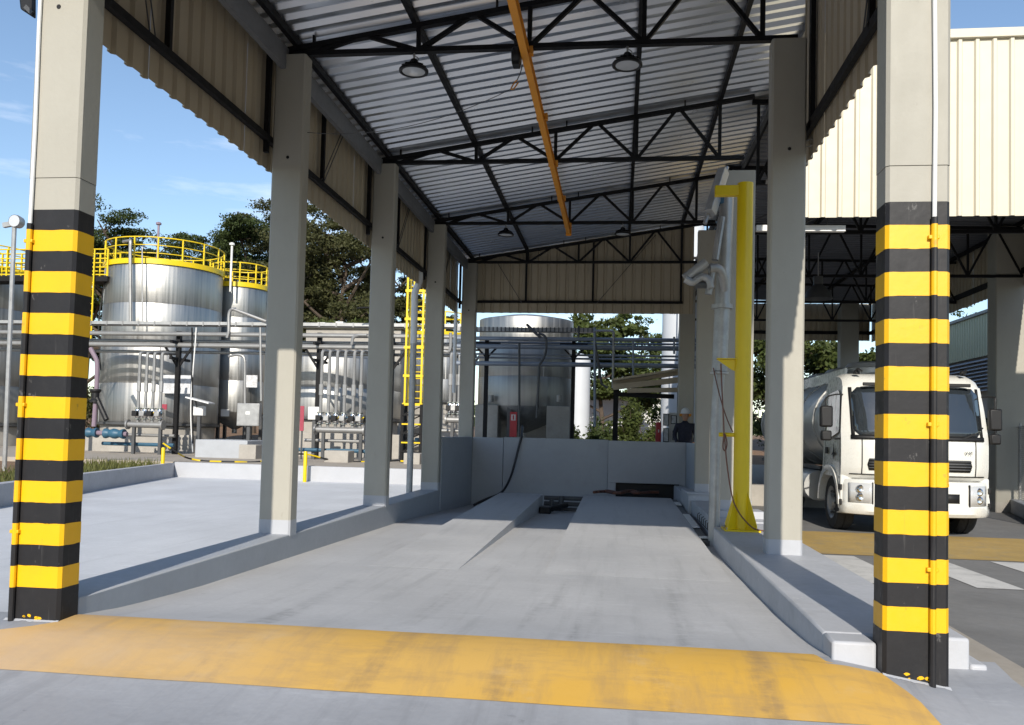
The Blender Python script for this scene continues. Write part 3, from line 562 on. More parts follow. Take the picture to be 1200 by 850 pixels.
e = [onY(x, y, GY-0.25) for x, y in ((848, 308), (838, 304), (828, 308), (812, 318), (803, 327))]
b = MB(); b.tube(smooth_path([(GX+0.08, GY, 3.55), (GX+0.08, GY-0.1, 3.82), (GX+0.0, GY-0.2, 3.98), (GX-0.14, GY-0.25, 3.98)], 5), 0.062, 12); b.build('elbow', 'galv', t)
b = MB(); b.tube([e[2], e[4]], 0.075, 12); b.build('boom', 'galv', t)
e2 = [onY(x, y, GY-0.3) for x, y in ((803, 327), (812, 331), (822, 325), (830, 328), (833, 338))]
b = MB(); b.tube(smooth_path(e2, 4), 0.055, 12); b.build('elbow', 'galv', t)
b = MB(); b.tube([onY(815, 334, GY-0.28), onY(833, 334, GY-0.28)], 0.05, 10); b.build('swivel', 'darksteel', t)
b = MB(); b.tube([onY(838, 305, GY-0.2), onY(846, 255, GY-0.1)], 0.05, 10); b.tube([onY(836, 310, GY-0.2), onY(830, 345, GY-0.22)], 0.05, 10); b.build('drop_pipe', 'galv', t)
b = MB(); b.bar(onY(832, 250, GY-0.2), onY(848, 200, GY+0.1), 0.12, 0.15); b.build('spring_box', 'galv', t, bevel=0.01)
b = MB(); b.tube([onY(826, 262, GY-0.2), onY(852, 196, GY+0.1)], 0.03, 8); b.build('spring_rod', 'galv', t)
b = MB(); b.box(4.98, 5.12, GY-0.08, GY+0.08, 4.95, 5.2); b.build('valve_body', 'bluegrey', t, bevel=0.01)
b = MB(); b.tube(sag((GX-0.05, GY-0.1, 2.6), (GX+0.18, GY-0.5, 1.7), 0.1), 0.008, 6); b.build('cable', 'rhose', t)
t = thing('light_tube', 'long white fluorescent tube batten behind the column with the wire loop', 'light', (6.3, 8.3, 4.85))
b = MB(); p = onY(886, 268, 8.3); q = onY(990, 268.5, 8.3); b.bar(p, q, 0.10, 0.09); b.build('batten', 'whitep', t)
b = MB(); b.cyl(lin(p, q, .3)+Vector((0,0,.04)), lin(p, q, .3)+Vector((0,0,1.8)), .01, 6); b.cyl(lin(p, q, .8)+Vector((0,0,.04)), lin(p, q, .8)+Vector((0,0,1.8)), .01, 6); b.build('hanger', 'darksteel', t)
# hoses on the floor, pit pipes -------------------------------------
a = [onY(612, 500, 16.4), onY(611, 513, 15.95)+Vector((0,0,0.02)), onY(609, 520, 15.9), onY(604, 540, 15.8), onY(598, 560, 15.6), onY(588, 577, 15.2), onY(570, 585, 14.8), onY(555, 592, 14.6)]
b = MB(); b.tube(smooth_path(a, 5), 0.03, 8); tag(b.build('hose', 'hose'), 'black hose draped over the grey end wall', 'hose')
z = 0.30; h = [onZ(x, y, z) for x, y in ((696, 577), (708, 576), (722, 578), (735, 575.5), (745, 578), (760, 577), (772, 577))]
b = MB(); b.tube(smooth_path(h, 5), 0.035, 8); b.tube(smooth_path([p+Vector((0.1, 0.12*sin(i*2), 0.01)) for i, p in enumerate(h[:5])], 5), 0.03, 8); tag(b.build('hose', 'rhose'), 'red-brown hose heaped at the end of the wide ramp', 'hose')
t = thing('pit_pipework', 'dark pipes and pump in the gap between the wheel ramps', 'pipework', (2.45, 13.6, -0.15))
b = MB(); b.cyl((2.0, 14.3, 0.16), (2.92, 14.3, 0.16), 0.05, 10); b.cyl((2.0, 14.3, 0.03), (2.92, 14.3, 0.03), 0.05, 10); b.cyl((2.0, 14.3, -0.10), (2.92, 14.3, -0.10), 0.05, 10); b.build('pipe', 'darksteel', t)
b = MB(); b.box(2.02, 2.25, 12.9, 13.3, -0.15, 0.06); b.cyl((2.2, 13.1, 0.0), (2.55, 13.8, 0.05), 0.06, 10); b.build('pump', 'plastic', t, bevel=0.02)
b = MB(); b.cyl((2.4, 14.15, -0.15), (2.4, 14.15, 0.22), 0.06, 10); b.cyl((2.2, 13.9, -0.15), (2.2, 13.9, 0.16), 0.05, 10); b.build('riser', 'darksteel', t)
# ------------------------------------------------------------------ yard kerb, bollards, verge
t = thing('yard_kerb', 'low grey and white kerb wall closing the back of the washed yard', 'kerb', (-9.5, 19, 0.05))
kc = onZ(204, 559, 0.05); ka = onZ(100, 577, 0.06); kd = (ka-kc).normalized()
far = kc+kd*14; nrm = Vector((kd.y, -kd.x, 0))*0.2
if nrm.x > 0: nrm = -nrm
b = MB(); b.prism([kc+Vector((0,0,-.2)), far+Vector((0,0,-.2)), far+nrm+Vector((0,0,-.2)), kc+nrm+Vector((0,0,-.2))], (0,0,0.62)); b.build('side_kerb', 'kerb', t, bevel=0.015)
b = MB(); b.box(kc.x+0.004, -0.6, 19.2, 19.41, -0.2, 0.50); b.build('back_kerb', 'skirt', t, bevel=0.015)
for px, py, lb in ((190, 560, 'yellow bollard in the yard in front of the first valve manifold'), (357, 565, 'yellow bollard in the yard beside the beige column with the sunlit strip')):
    p = onZ(px, py, 0.05); b = MB(); b.lathe([(0.055, -0.05), (0.055, 0.86), (0.045, 0.895), (0, 0.90)], p, 14); tag(b.build('bollard', 'ypost'), lb, 'bollard', 'yellow bollards in the yard')
p = onZ(410, 560, 0.05)
def hose_on(pts, z, r, name, m, label):
    b = MB(); b.tube(smooth_path([onZ(x, y, z) for x, y in pts], 5), r, 6); return tag(b.build(name, m), label, 'hose')
hose_on([(360, 560), (375, 562), (395, 563), (415, 561), (427, 558)], 0.08, 0.03, 'hose', 'hose', 'black hose lying on the yard beside the bollard')
t = thing('barrier_cord', 'sagging black and yellow barrier cord along the edge of the tank area', 'cord', onZ(250, 541, 0.5))
cp_ = smooth_path([onZ(x, y, 0.52)+Vector((0,0,h)) for x, y, h in ((190, 541, .55), (205, 541, .3), (218, 540, .1), (235, 540, .0), (255, 541, 0), (280, 541.5, 0), (305, 541, .0), (350, 541, .25), (380, 541, .1), (400, 541, .0), (440, 541, 0), (480, 540, .05), (500, 540, .2))], 5)
for i in range(0, len(cp_)-1, 3):
    b = MB(); b.tube(cp_[i:i+4], 0.028, 6); b.build('cord_length', 'hose' if (i//3) % 2 else 'ypost', t)
# grass tufts on the verge
b = MB()
for i in range(2600):
    p = kc+kd*random.uniform(0, 12); q = p+nrm.normalized()*random.uniform(0.3, 2.2); q.z = 0.36
    hgt = random.uniform(0.08, 0.32); a = random.uniform(0, 6.28); w2 = Vector((cos(a), sin(a), 0))*0.02; le = Vector((random.uniform(-.12,.12), random.uniform(-.12,.12), hgt))
    b.add([q-w2, q+w2, q+le], [(0,1,2)])
o = b.build('verge_grass', 'grass', smooth=False); o['label'] = 'dry green grass tufts on the verge behind the yard kerb'; o['category'] = 'grass'; o['kind'] = 'stuff'
# ------------------------------------------------------------------ tanks
def ring_rail(t, c, r, z, n=14, hgt=1.05, m='ypost', a0=0, a1=2*pi):
    for k in range(n):
        a = a0+(a1-a0)*k/(n if a1-a0 > 6.2 else n-1); b = MB(); b.bar((c.x+r*cos(a), c.y+r*sin(a), z), (c.x+r*cos(a), c.y+r*sin(a), z+hgt), 0.055, 0.055); b.build('rail_post', m, t)
    full = a1-a0 > 6.2; N = 40
    for h, rr in ((hgt, 0.03), (hgt*0.68, 0.022), (hgt*0.36, 0.022)):
        pts = [(c.x+r*cos(a0+(a1-a0)*k/N), c.y+r*sin(a0+(a1-a0)*k/N), z+h) for k in range(N if full else N+1)]
        b = MB(); b.tube(pts, rr, 6, closed=full); b.build('handrail', m, t)
    b = MB(); b.lathe([(r+0.05, -0.08), (r+0.05, 0.14), (r+0.02, 0.14), (r+0.02, -0.08)], (c.x, c.y, z), 40, a0=a0, a1=a1) ; b.build('toe_plate', m, t)
def tank(name, label, c, r, z0, z1, rings, m='tank', rails=True, base='plinth', railm='ypost'):
    t = thing(name, label, 'tank', (c.x, c.y, 0.5)); H = (z1-z0)/rings
    for i in range(rings):
        rr = r*(1-0.0025*(i % 2)); b = MB(); a, d = z0+H*i, z0+H*(i+1)
        b.lathe([(rr-0.01, a), (rr, a+0.02), (rr, d-0.02), (rr-0.01, d)], (c.x, c.y, 0), 56); b.build('shell_ring', m, t, ang=50)
        b = MB(); k = rr+0.003; aa = 3.9+1.3*((i*7) % 3); b.bar((c.x+k*cos(aa), c.y+k*sin(aa), a), (c.x+k*cos(aa), c.y+k*sin(aa), d), 0.03, 0.02); b.build('weld_seam', m, t)
    b = MB(); b.lathe([(r, z1), (r*0.5, z1+r*0.10), (0, z1+r*0.14)], (c.x, c.y, 0), 48); b.build('roof', m, t)
    if base == 'plinth':
        b = MB(); b.lathe([(r+0.12, z0+0.03), (r+0.12, z0-0.06), (r*0.96, z0-0.12)], (c.x, c.y, 0), 48); b.build('base_ring', 'darksteel', t)
        b = MB(); b.lathe([(0, z0-0.1), (r*0.96, z0-0.1), (r*0.96, 0.45)], (c.x, c.y, 0), 32); b.build('plinth', 'concrete', t)
    else:
        b = MB(); b.lathe([(r, z0), (r*0.9, z0-0.25), (0.12, z0-0.8), (0.12, z0-1.0), (0, z0-1.0)], (c.x, c.y, 0), 36); b.build('cone_bottom', m, t)
        for k in range(6): a = k*pi/3+0.3; b = MB(); b.bar((c.x+r*0.92*cos(a), c.y+r*0.92*sin(a), z0+0.1), (c.x+r*0.92*cos(a), c.y+r*0.92*sin(a), 0.4), 0.14, 0.14); b.build('leg', 'darksteel', t)
    if rails: ring_rail(t, c, r+0.02, z1+0.02, m=railm, n=16 if r > 1.6 else 11)
    return t
def px_tank(pl, prr, ytop, ybot, Y, *a, **k):
    l = onY(pl, 420, Y); r_ = onY(prr, 420, Y); r = (r_.x-l.x)/2*0.985; cx = (l.x+r_.x)/2
    zt = onY((pl+prr)/2, ytop, Y-r).z; zb = onY((pl+prr)/2, ybot, Y-r).z
    return a, k, Vector((cx, Y, 0)), r, zb, zt
def mk(name, label, pl, prr, ytop, ybot, Y, rings, **k):
    _, _, c, r, zb, zt = px_tank(pl, prr, ytop, ybot, Y); return tank(name, label, c, r, zb, zt, rings, **k), c, r, zb, zt
T1, c1, r1, zb1, zt1 = mk('storage_tank', 'large shiny stainless tank with yellow railing behind the first valve manifold', 128, 252, 307, 497, 30.5, 4)
T2, c2, r2, zb2, zt2 = mk('storage_tank', 'slimmer stainless tank on legs with yellow railing beside the largest tank', 247, 309, 334, 483, 33.5, 4, base='legs', m='tank2')
T0, c0, r0, zb0, zt0 = mk('storage_tank', 'pale stainless tank with yellow walkway railing behind the lamp pole', -96, 28, 309, 497, 30.5, 4)
T3, c3, r3, zb3, zt3 = mk('storage_tank', 'low stainless tank seen behind the riser pipes of the second manifold', 318, 470, 418, 490, 32, 2, rails=False, m='tank2')
T4, c4, r4, zb4, zt4 = mk('storage_tank', 'stainless tank on concrete blocks seen over the grey end wall', 561, 672, 370, 476, 21.6, 3, base='none', m='tank2', rails=False)
T5, c5, r5, zb5, zt5 = mk('storage_tank', 'stainless tank seen between the columns behind the yellow caged ladder', 478, 548, 392, 470, 34.5, 3, m='tank2')
b = MB()
for px in (572, 655): p = onY(px, 500, 21.6-r4+0.45); b = MB(); b.box(p.x-0.35, p.x+0.35, p.y-0.4, p.y+0.4, 0.4, zb4+0.02); b.build('support_block', 'concrete', T4, bevel=0.02)
b = MB(); b.box(c4.x-1.1, c4.x+1.1, 21.5, 22.6, 0.4, zb4+0.05); b.build('support_block', 'concrete', T4)
for px in (575, 610, 655):
    p = onY(px, 471, 21.6-r4+0.1); b = MB(); b.cyl(p, p+Vector((0,0,.2)), 0.09, 12); b.build('nozzle', 'pipe', T4)
# plates on the tanks (printed labels), vents, vertical vent pipes
def plate(t, x0, x1, y0, y1, Y, m='board', nm='name_plate'):
    p = onY(x0, y1, Y); q = onY(x1, y0, Y); b = MB(); b.box(p.x, q.x, Y-0.03, Y, p.z, q.z); return b.build(nm, m, t)
plate(T1, 190, 224, 440, 461, 30.5-r1*0.93); plate(T2, 288, 302, 440, 454, 33.5-r2*0.9); plate(T1, 134, 146, 476, 481, 30.5-r1*0.75, 'whitep'); plate(T2, 259, 269, 480, 488, 33.5-r2-0.03, 'whitep'); plate(T1, 188, 196, 474, 480, 30.5-r1-0.02, 'pink')
for px, yt, yb, bend in ((153, 283, 380, 1), (167, 290, 382, 0)):
    p = onY(px, yt, 30.5-r1-0.3); q = onY(px, yb, 30.5-r1-0.3); b = MB()
    b.tube(smooth_path([p+Vector((-.5*bend,0.3,.05)), p+Vector((-.12*bend,0.1,.05)), p, p-Vector((0,0,.3))], 4)+[q], 0.07 if bend else 0.03, 8); b.build('vent_pipe', 'pipe', T1)
for t_, px, yt in ((T1, 186, 262), (T2, 272, 286)):
    p = onY(px, yt, 31.5); b = MB(); b.cyl(p, p-Vector((0,0,2.2)), 0.05, 8); b.lathe([(0.05,0),(0.12,-.06),(0.12,.03),(0,.08)], p, 10); b.build('breather', 'pipelilac' if px < 200 else 'whitep', t_)
# walkway between the left tanks
zw = zt1-0.55
t = thing('walkway', 'yellow railed steel walkway bridging between the two big left tanks', 'walkway', ((c0.x+c1.x)/2, 29, zw))
xa, xb = c0.x+r0*0.2, c1.x-r1*0.55
b = MB(); b.box(xa, xb, 28.3, 29.2, zw-0.22, zw); b.build('deck', 'blacksteel', t)
for y in (28.3, 29.2):
    for k in range(9): x = xa+(xb-xa)*k/8; b = MB(); b.bar((x, y, zw), (x, y, zw+1.15), 0.06, 0.06); b.build('rail_post', 'ypost', t)
    for h in (1.15, 0.75, 0.38, 0.06): b = MB(); b.cyl((xa, y, zw+h), (xb, y, zw+h), 0.03, 6); b.build('handrail', 'ypost', t)
for k in range(8): x = xb-0.6+0.0*k; b = MB(); b.cyl((xb-0.95, 28.2, zw-0.3-0.3*k), (xb-0.55, 28.2, zw-0.3-0.3*k), 0.025, 6); b.build('rung', 'ypost', t)
for x in (xb-0.95, xb-0.55): b = MB(); b.bar((x, 28.2, zw-2.8), (x, 28.2, zw+1.1), 0.05, 0.05); b.build('ladder_rail', 'ypost', t)
b = MB(); b.tube(smooth_path([(xb-0.3, 28.6, zw-0.2), (xb-0.5, 28.6, zw-2), (xb-0.3, 28.6, zw-4)], 5), 0.03, 6); b.build('cable', 'hose', t)
# flood lamp on a pole at the far left
p0 = onZ(5, 552, 0.36)
t = thing('lamp_pole', 'grey floodlight on a slim galvanised pole in the verge', 'lamp pole', p0)
pt = onY(17, 262, p0.y)
b = MB(); b.tube([p0, pt], 0.055, 10); b.build('pole', 'galv', t)
b = MB(); b.lathe([(0.16, -0.07), (0.17, 0.0), (0.15, 0.14), (0.07, 0.20), (0, 0.20)], pt+Vector((0.04, 0, 0.05)), 18, 'y'); b.build('lamp_head', 'galv', t)
b = MB(); b.lathe([(0, -0.075), (0.15, -0.072)], pt+Vector((0.04, 0, 0.05)), 18, 'y'); b.build('lens', 'lens', t)
b = MB(); b.bar(pt-Vector((0.3, 0, 0.05)), pt, 0.1, 0.12); b.build('ballast_box', 'galv', t)
# caged ladder tower
t = thing('ladder_tower', 'tall yellow caged ladder with dark stair tower beneath, behind the wall columns', 'ladder', onZ(482, 541, 0.5))
Y = 24.3; zt = onY(480, 318, Y).z; zm = onY(480, 474, Y).z
for px in (474, 482, 493):
    q = onY(px, 474, Y); b = MB(); b.bar((q.x, Y, zm), (q.x, Y, zt if px < 490 else zt-0.6), 0.07, 0.04); b.build('cage_strap', 'ypost', t)
for px in (473.5, 492.5):
    q = onY(px, 474, Y); b = MB(); b.bar((q.x, Y+0.5, zm), (q.x, Y+0.5, zt), 0.06, 0.06); b.build('ladder_rail', 'ypost', t)
xl, xr = onY(472, 474, Y).x, onY(494, 474, Y).x; nr = 20
for k in range(nr): z = zm+(zt-zm)*k/nr; b = MB(); b.cyl((xl, Y+0.5, z), (xr, Y+0.5, z), 0.02, 6); b.build('rung', 'ypost', t)
for k in range(5):
    z = zm+(zt-0.7-zm)*k/4; b = MB(); b.bar((xl, Y, z), (xr, Y, z), 0.05, 0.09); b.bar((xl, Y, z), (xl, Y+0.5, z), 0.05, 0.09); b.bar((xr, Y, z), (xr, Y+0.5, z), 0.05, 0.09); b.build('cage_hoop', 'ypost', t)
for x in (xl, xr):
    for y in (Y, Y+0.5): b = MB(); b.bar((x, y, 0.45), (x, y, zm), 0.1, 0.1); b.build('tower_leg', 'blacksteel', t)
for k in range(6):
    z = 0.55+(zm-0.6)*k/6; b = MB(); b.bar((xl, Y-0.05, z), (xr, Y-0.05, z), 0.06, 0.05); b.build('step', 'ypost' if k % 2 == 0 else 'blacksteel', t)
    b = MB(); b.bar((xl, Y+0.05, z), (xr, Y+0.05, z+(zm-0.6)/6), 0.04, 0.04); b.build('brace', 'blacksteel', t)
# ------------------------------------------------------------------ pipe rack
RY = 25.6
t = thing('pipe_rack', 'long overhead pipe rack with steel pipes and cable tray in front of the tanks', 'pipe rack', onZ(205, 533, 0.5))
def hz(px, py): return onY(px, py, RY).z
def xat(px): return onY(px, 400, RY).x
XA, XB = -32.0, xat(556); XT = XB
z_t = hz(200, 381)
b = MB(); b.box(XA, XT, RY-0.1, RY+0.35, z_t-0.02, z_t); b.box(XA, XT, RY-0.1, RY-0.08, z_t-0.02, z_t+0.12); b.box(XA, XT, RY+0.33, RY+0.35, z_t-0.02, z_t+0.12); b.build('cable_tray', 'galv', t)
for i in range(46):
    x = XA+(XT-XA)*i/46; b = MB(); b.box(x, x+0.05, RY-0.12, RY-0.101, z_t-0.04, z_t+0.13); b.build('tray_rib', 'pipe', t)
for py, dy, r, xe in ((391.5, 0.0, 0.085, XB), (398.5, 0.5, 0.07, XB), (404, 0.15, 0.095, XB), (411, 0.6, 0.06, XB)):
    z = hz(200, py) if py < 420 else hz(650, 427)
    x0 = XA if py < 420 else xat(555)
    b = MB(); b.cyl((x0, RY+dy, z), (xe, RY+dy, z), r, 10); b.build('pipe', 'pipe', t)
for px in (-40, 84, 206, 372, 458, 548):
    x = xat(px); lo = 0.42
    b = MB(); b.bar((x, RY+0.25, lo), (x, RY+0.25, hz(200, 384)-0.12), 0.16, 0.16); b.build('post', 'blacksteel', t)
    for zz in (hz(200, 397), hz(200, 416)):
        b = MB(); b.bar((x, RY-0.35, zz-0.14), (x, RY+1.1, zz-0.14), 0.10, 0.10); b.build('cross_arm', 'blacksteel', t)
    b = MB(); b.bar((x-0.55, RY+0.25, hz(200, 403)-0.1), (x, RY+0.25, hz(200, 403)-0.9), 0.06, 0.08); b.bar((x+0.55, RY+0.25, hz(200, 403)-0.1), (x, RY+0.25, hz(200, 403)-0.9), 0.06, 0.08); b.bar((x-0.6, RY+0.25, hz(200, 403)-0.08), (x+0.6, RY+0.25, hz(200, 403)-0.08), 0.08, 0.08); b.build('bracket', 'blacksteel', t)
# risers and loops on the rack
def riser(pts, r, m='pipe', nm='branch_pipe', dy=-0.15):
    b = MB(); P = [onY(x, y, RY+dy) for x, y in pts]; b.tube(smooth_path(P, 4) if len(P) > 3 else P, r, 8); return b.build(nm, m, t)
riser([(266, 396), (268, 388), (268, 372), (270, 364), (276, 362)], 0.06); riser([(272, 362), (312, 377)], 0.06); riser([(278, 364), (316, 380)], 0.045, dy=0.1)
riser([(412, 404), (414, 396), (420, 393), (430, 393)], 0.06); riser([(268, 418), (278, 416), (285, 418), (287, 424)], 0.05); riser([(287, 424), (287, 474)], 0.05)
riser([(528, 390), (528, 405), (526, 412), (520, 412)], 0.06); riser([(533, 412), (532, 495)], 0.05)
riser([(225, 384), (226, 520)], 0.03, 'blacksteel')
riser([(230, 384), (229, 400), (224, 465), (224, 500), (226, 530)], 0.025, 'whitep')
riser([(447, 360), (420, 361), (418, 362)], 0.03, 'blacksteel', dy=-1)
RY = 18.9
t = thing('pipe_rack', 'dark overhead pipe rack in the shade just beyond the grey end wall', 'pipe rack', onZ(672, 520, 0.5))
XA, XB, XT = xat(535), xat(830), xat(698)
z_t = hz(600, 388); b = MB(); b.box(XA, XT, RY-0.1, RY+0.2, z_t-0.02, z_t); b.box(XA, XT, RY-0.1, RY-0.085, z_t, z_t+0.09); b.box(XA, XT, RY+0.185, RY+0.2, z_t, z_t+0.09); b.build('cable_tray', 'pipe', t)
for i in range(34): x = XA+(XT-XA)*i/34; b = MB(); b.box(x, x+0.03, RY-0.115, RY-0.101, z_t-0.03, z_t+0.10); b.build('tray_rib', 'darksteel', t)
for py, dy, r in ((397.5, 0.0, 0.055), (400, 0.5, 0.03), (406.5, 0.1, 0.07), (415, 0.3, 0.03), (418, 0.6, 0.03), (427, 0.05, 0.065)):
    z = hz(650, py); b = MB(); b.cyl((XA, RY+dy, z), (XB, RY+dy, z), r, 10); b.build('pipe', 'bluepipe', t)
for px in (569, 672):
    x = xat(px); b = MB(); b.bar((x, RY+0.3, 0.42), (x, RY+0.3, hz(px, 396)), 0.11, 0.11); b.build('post', 'blacksteel', t)
    zz = hz(650, 403); b = MB(); b.bar((x-0.4, RY+0.3, zz), (x+0.4, RY+0.3, zz), 0.08, 0.10); b.build('cross_arm', 'blacksteel', t)
    for s_ in (-1, 1): b = MB(); b.bar((x+s_*0.36, RY+0.3, zz-0.03), (x, RY+0.3, zz-0.4), 0.05, 0.05); b.build('bracket', 'blacksteel', t)
riser([(608.5, 402), (608.5, 512)], 0.035, 'darksteel'); riser([(631, 391), (637, 393), (640, 398), (640, 410), (637, 420), (632, 428)], 0.035, 'darksteel'); riser([(632, 428), (629, 490)], 0.035, 'darksteel'); riser([(617, 380), (628, 391), (634, 396)], 0.04, 'darksteel')
riser([(696, 388), (714, 388), (719, 390), (719, 398), (718, 455)], 0.035, 'pipe', dy=-0.25); riser([(697, 400), (705, 450), (712, 455)], 0.035, 'darksteel'); riser([(305, 384), (306, 470)], 0.035)
riser([(697, 384), (697, 500)], 0.04, 'bluepipe'); riser([(678, 382), (678, 395)], 0.03, 'darksteel')
riser([(742, 400), (742, 445)], 0.03, 'bluepipe'); riser([(790, 395), (790, 415)], 0.03, 'bluepipe')
# valve manifolds ---------------------------------------------------
def manifold(label, xs, ytop, yhead, x0, x1, Y, legs, m='pipe'):
    t = thing('valve_manifold', label, 'pipe manifold', onY((x0+x1)/2, 534, Y)); zt = onY(x0, ytop, Y).z; zh = onY(x0, yhead, Y).z
    for i, px in enumerate(xs):
        x = onY(px, yhead, Y).x; b = MB(); top = smooth_path([(x, Y, zt-0.35), (x, Y, zt-0.08), (x+0.04, Y+0.1, zt), (x+0.05, Y+0.8, zt+0.03)], 4)
        b.tube([(x, Y, zh+0.05)]+top, 0.06, 9); b.build('riser_pipe', m, t)
        b = MB(); b.cyl((x, Y, zh+1.25), (x, Y, zh+1.65), 0.085, 9); b.build('sleeve', 'galv', t)
        zv = zh+0.42; v = MB(); v.lathe([(0.06,-.22),(0.13,-.22),(0.13,-.18),(0.09,-.16),(0.12,0),(0.09,.16),(0.13,.18),(0.13,.22),(0.06,.22)], (x, Y, zv), 12); vo = v.build('valve', 'chrome', t)
        v = MB(); v.box(x-0.1, x+0.1, Y-0.28, Y-0.1, zv-0.10, zv+0.10); v.build('actuator', 'plastic' if i % 2 == 0 else 'galv', vo, bevel=0.02)
        v = MB(); v.cyl((x+0.12, Y-0.1, zv), (x+0.2, Y-0.25, zv+0.05), 0.025, 6); v.build('lever', 'ypost' if i % 3 == 2 else 'bluegrey', vo)
    a = onY(x0, yhead, Y).x; c = onY(x1, yhead, Y).x
    b = MB(); b.cyl((a, Y, zh), (c, Y, zh), 0.11, 12); b.build('header', m, t)
    for x in (a, c):
        b = MB(); b.lathe([(0, -.03), (0.19, -.03), (0.19, .03), (0, .03)], (x, Y, zh), 14, 'x'); b.build('flange', 'pipe', t)
    for px in legs: x = onY(px, yhead, Y).x; b = MB(); b.bar((x, Y+0.02, 0.42), (x, Y+0.02, zh-0.1), 0.11, 0.11); b.build('stand_leg', 'darksteel', t)
    b = MB(); b.cyl((a-1.2, Y+0.3, zh-0.75), (c+0.3, Y+0.3, zh-0.75), 0.07, 8); b.build('blue_pipe', 'bluegrey', t)
    b = MB(); b.cyl((a-0.6, Y+0.5, zh-0.4), (c+0.2, Y+0.5, zh-0.4), 0.06, 8); b.build('lower_pipe', 'pipe', t)
    return t
m1 = manifold('first valve manifold with four riser pipes below the largest tank', (161, 169.5, 178, 187), 413, 497.5, 150, 191, 25.0, (157, 188))
m2 = manifold('second valve manifold with six riser pipes seen between two wall columns', (375, 384, 393, 402.5, 413, 421.5), 411, 503.5, 370, 427, 24.6, (379, 423))
m3 = manifold('third valve manifold half hidden behind the end columns', (527, 532, 537), 414, 492, 523, 541, 25.0, (530,))
b = MB(); Y = 24.8; b.tube(smooth_path([onY(x, y, Y) for x, y in ((106, 408), (109, 414), (113, 422), (114, 432), (113, 458))], 4), 0.085, 10); b.tube([onY(113, 458, Y), onY(110, 500, Y)], 0.085, 10); b.build('feed_pipe', 'pipelilac', m1)
b = MB(); p = onY(112, 464, Y); b.lathe([(0.1,-.25),(0.2,-.25),(0.2,-.18),(0.14,-.1),(0.14,.1),(0.2,.18),(0.2,.25),(0.1,.25)], p, 12); b.cyl(p, p+Vector((.55,-.1,-.9)), 0.1, 10); b.build('gate_valve', 'plastic', m1)
b = MB(); p = onY(104, 507, Y); q = onY(149, 509, Y); b.cyl(p, q, 0.09, 10); b.build('feed_pipe', 'pipelilac', m1)
for f in (0.1, 0.55, 0.8): r_ = lin(p, q, f); b = MB(); b.lathe([(0.09,-.2),(0.19,-.2),(0.19,-.13),(0.14,0),(0.19,.13),(0.19,.2),(0.09,.2)], r_, 12, 'x'); b.build('gate_valve', 'bluegrey', m1)
# cabinets, boards, blocks ------------------------------------------
def cabinet(label, x0, x1, y0, y1, Y, m, post=True, nm='control_cabinet', dep=0.25):
    p = onY(x0, y1, Y); q = onY(x1, y0, Y); t = thing(nm, label, 'cabinet', ((p.x+q.x)/2, Y, 0.5))
    b = MB(); b.box(p.x, q.x, Y, Y+dep, p.z, q.z); bo = b.build('box', m, t, bevel=0.015)
    b = MB(); b.box(p.x+0.03, q.x-0.03, Y-0.015, Y-0.001, p.z+0.03, q.z-0.03); dd = b.build('door', m, t, bevel=0.005)
    b = MB(); w_ = (q.x-p.x); b.box(p.x+w_*.4, p.x+w_*.6, Y-0.022, Y-0.0155, p.z+(q.z-p.z)*.5, p.z+(q.z-p.z)*.64); b.build('label_plate', 'whitep', dd)
    if post: b = MB(); x = (p.x+q.x)/2; b.bar((x, Y+0.13, 0.42), (x, Y+0.13, p.z), 0.12, 0.12); b.build('post', 'darksteel', t)
    return t
cabinet('grey control cabinet on a dark post beside the slimmer tank', 277, 304, 473, 499, 24.2, 'galv')
cabinet('small cream control box beside the second valve manifold', 360.5, 374, 477, 492, 24.9, 'whitep'); cabinet('small white junction box under the tilted white panel', 226, 238, 476, 487, 25.2, 'whitep')
t = thing('tilted_panel', 'tilted white panel lamp on the thin dark mast by the largest tank', 'panel', onY(234, 470, 24.9))
b = MB(); a, c = onY(221, 466, 24.9), onY(248, 473, 24.9); b.bar(a, c, 0.5, 0.05); b.build('panel', 'whitep', t); b = MB(); b.bar(lin(a, c, .3)-Vector((0,0,.03)), lin(a, c, .2)-Vector((0,-.3,.3)), .05, .05); b.build('bracket', 'darksteel', t)
def block(label, x0, x1, y0, Y, m, dep, cat='block', nm='concrete_block'):
    p = onY(x0, y0, Y); q = onY(x1, y0, Y); b = MB(); b.box(p.x, q.x, Y, Y+dep, 0.42, p.z); return tag(b.build(nm, m, bevel=0.02), label, cat)
block('dark grey painted pit wall beside the grey control cabinet', 229, 290, 515, 23.6, 'wall', 2.2, 'wall', 'pit_wall'); block('pale concrete block below the second valve manifold', 380, 408, 528, 22.6, 'concrete', 0.7)
block('grey concrete footing under the grey control cabinet', 280, 300, 521, 23.4, 'concrete', 0.6); block('pale concrete footing below the yellow caged ladder', 473, 492, 531, 22.9, 'concrete', 0.7)
block('long concrete plinth in front of the largest tank', 100, 226, 507, 27.2, 'concrete', 0.6, 'plinth', 'tank_plinth'); block('long concrete plinth behind the second valve manifold', 318, 470, 506, 28.0, 'concrete', 0.6, 'plinth', 'tank_plinth')
def sign(label, x0, x1, y0, y1, Y, m, cat='sign', nm='sign'):
    p = onY(x0, y1, Y); q = onY(x1, y0, Y); t = thing(nm, label, cat, ((p.x+q.x)/2, Y, p.z)); b = MB(); b.box(p.x, q.x, Y, Y+0.03, p.z, q.z); b.build('panel', m, t)
    b = MB(); b.bar(((p.x+q.x)/2, Y+0.05, 0.3), ((p.x+q.x)/2, Y+0.05, q.z), 0.05, 0.05); b.build('post', 'darksteel', t); return t, p, q
sign('red and pink sign board beside the cream control box', 351, 356.5, 476, 505, 24.5, 'pink')
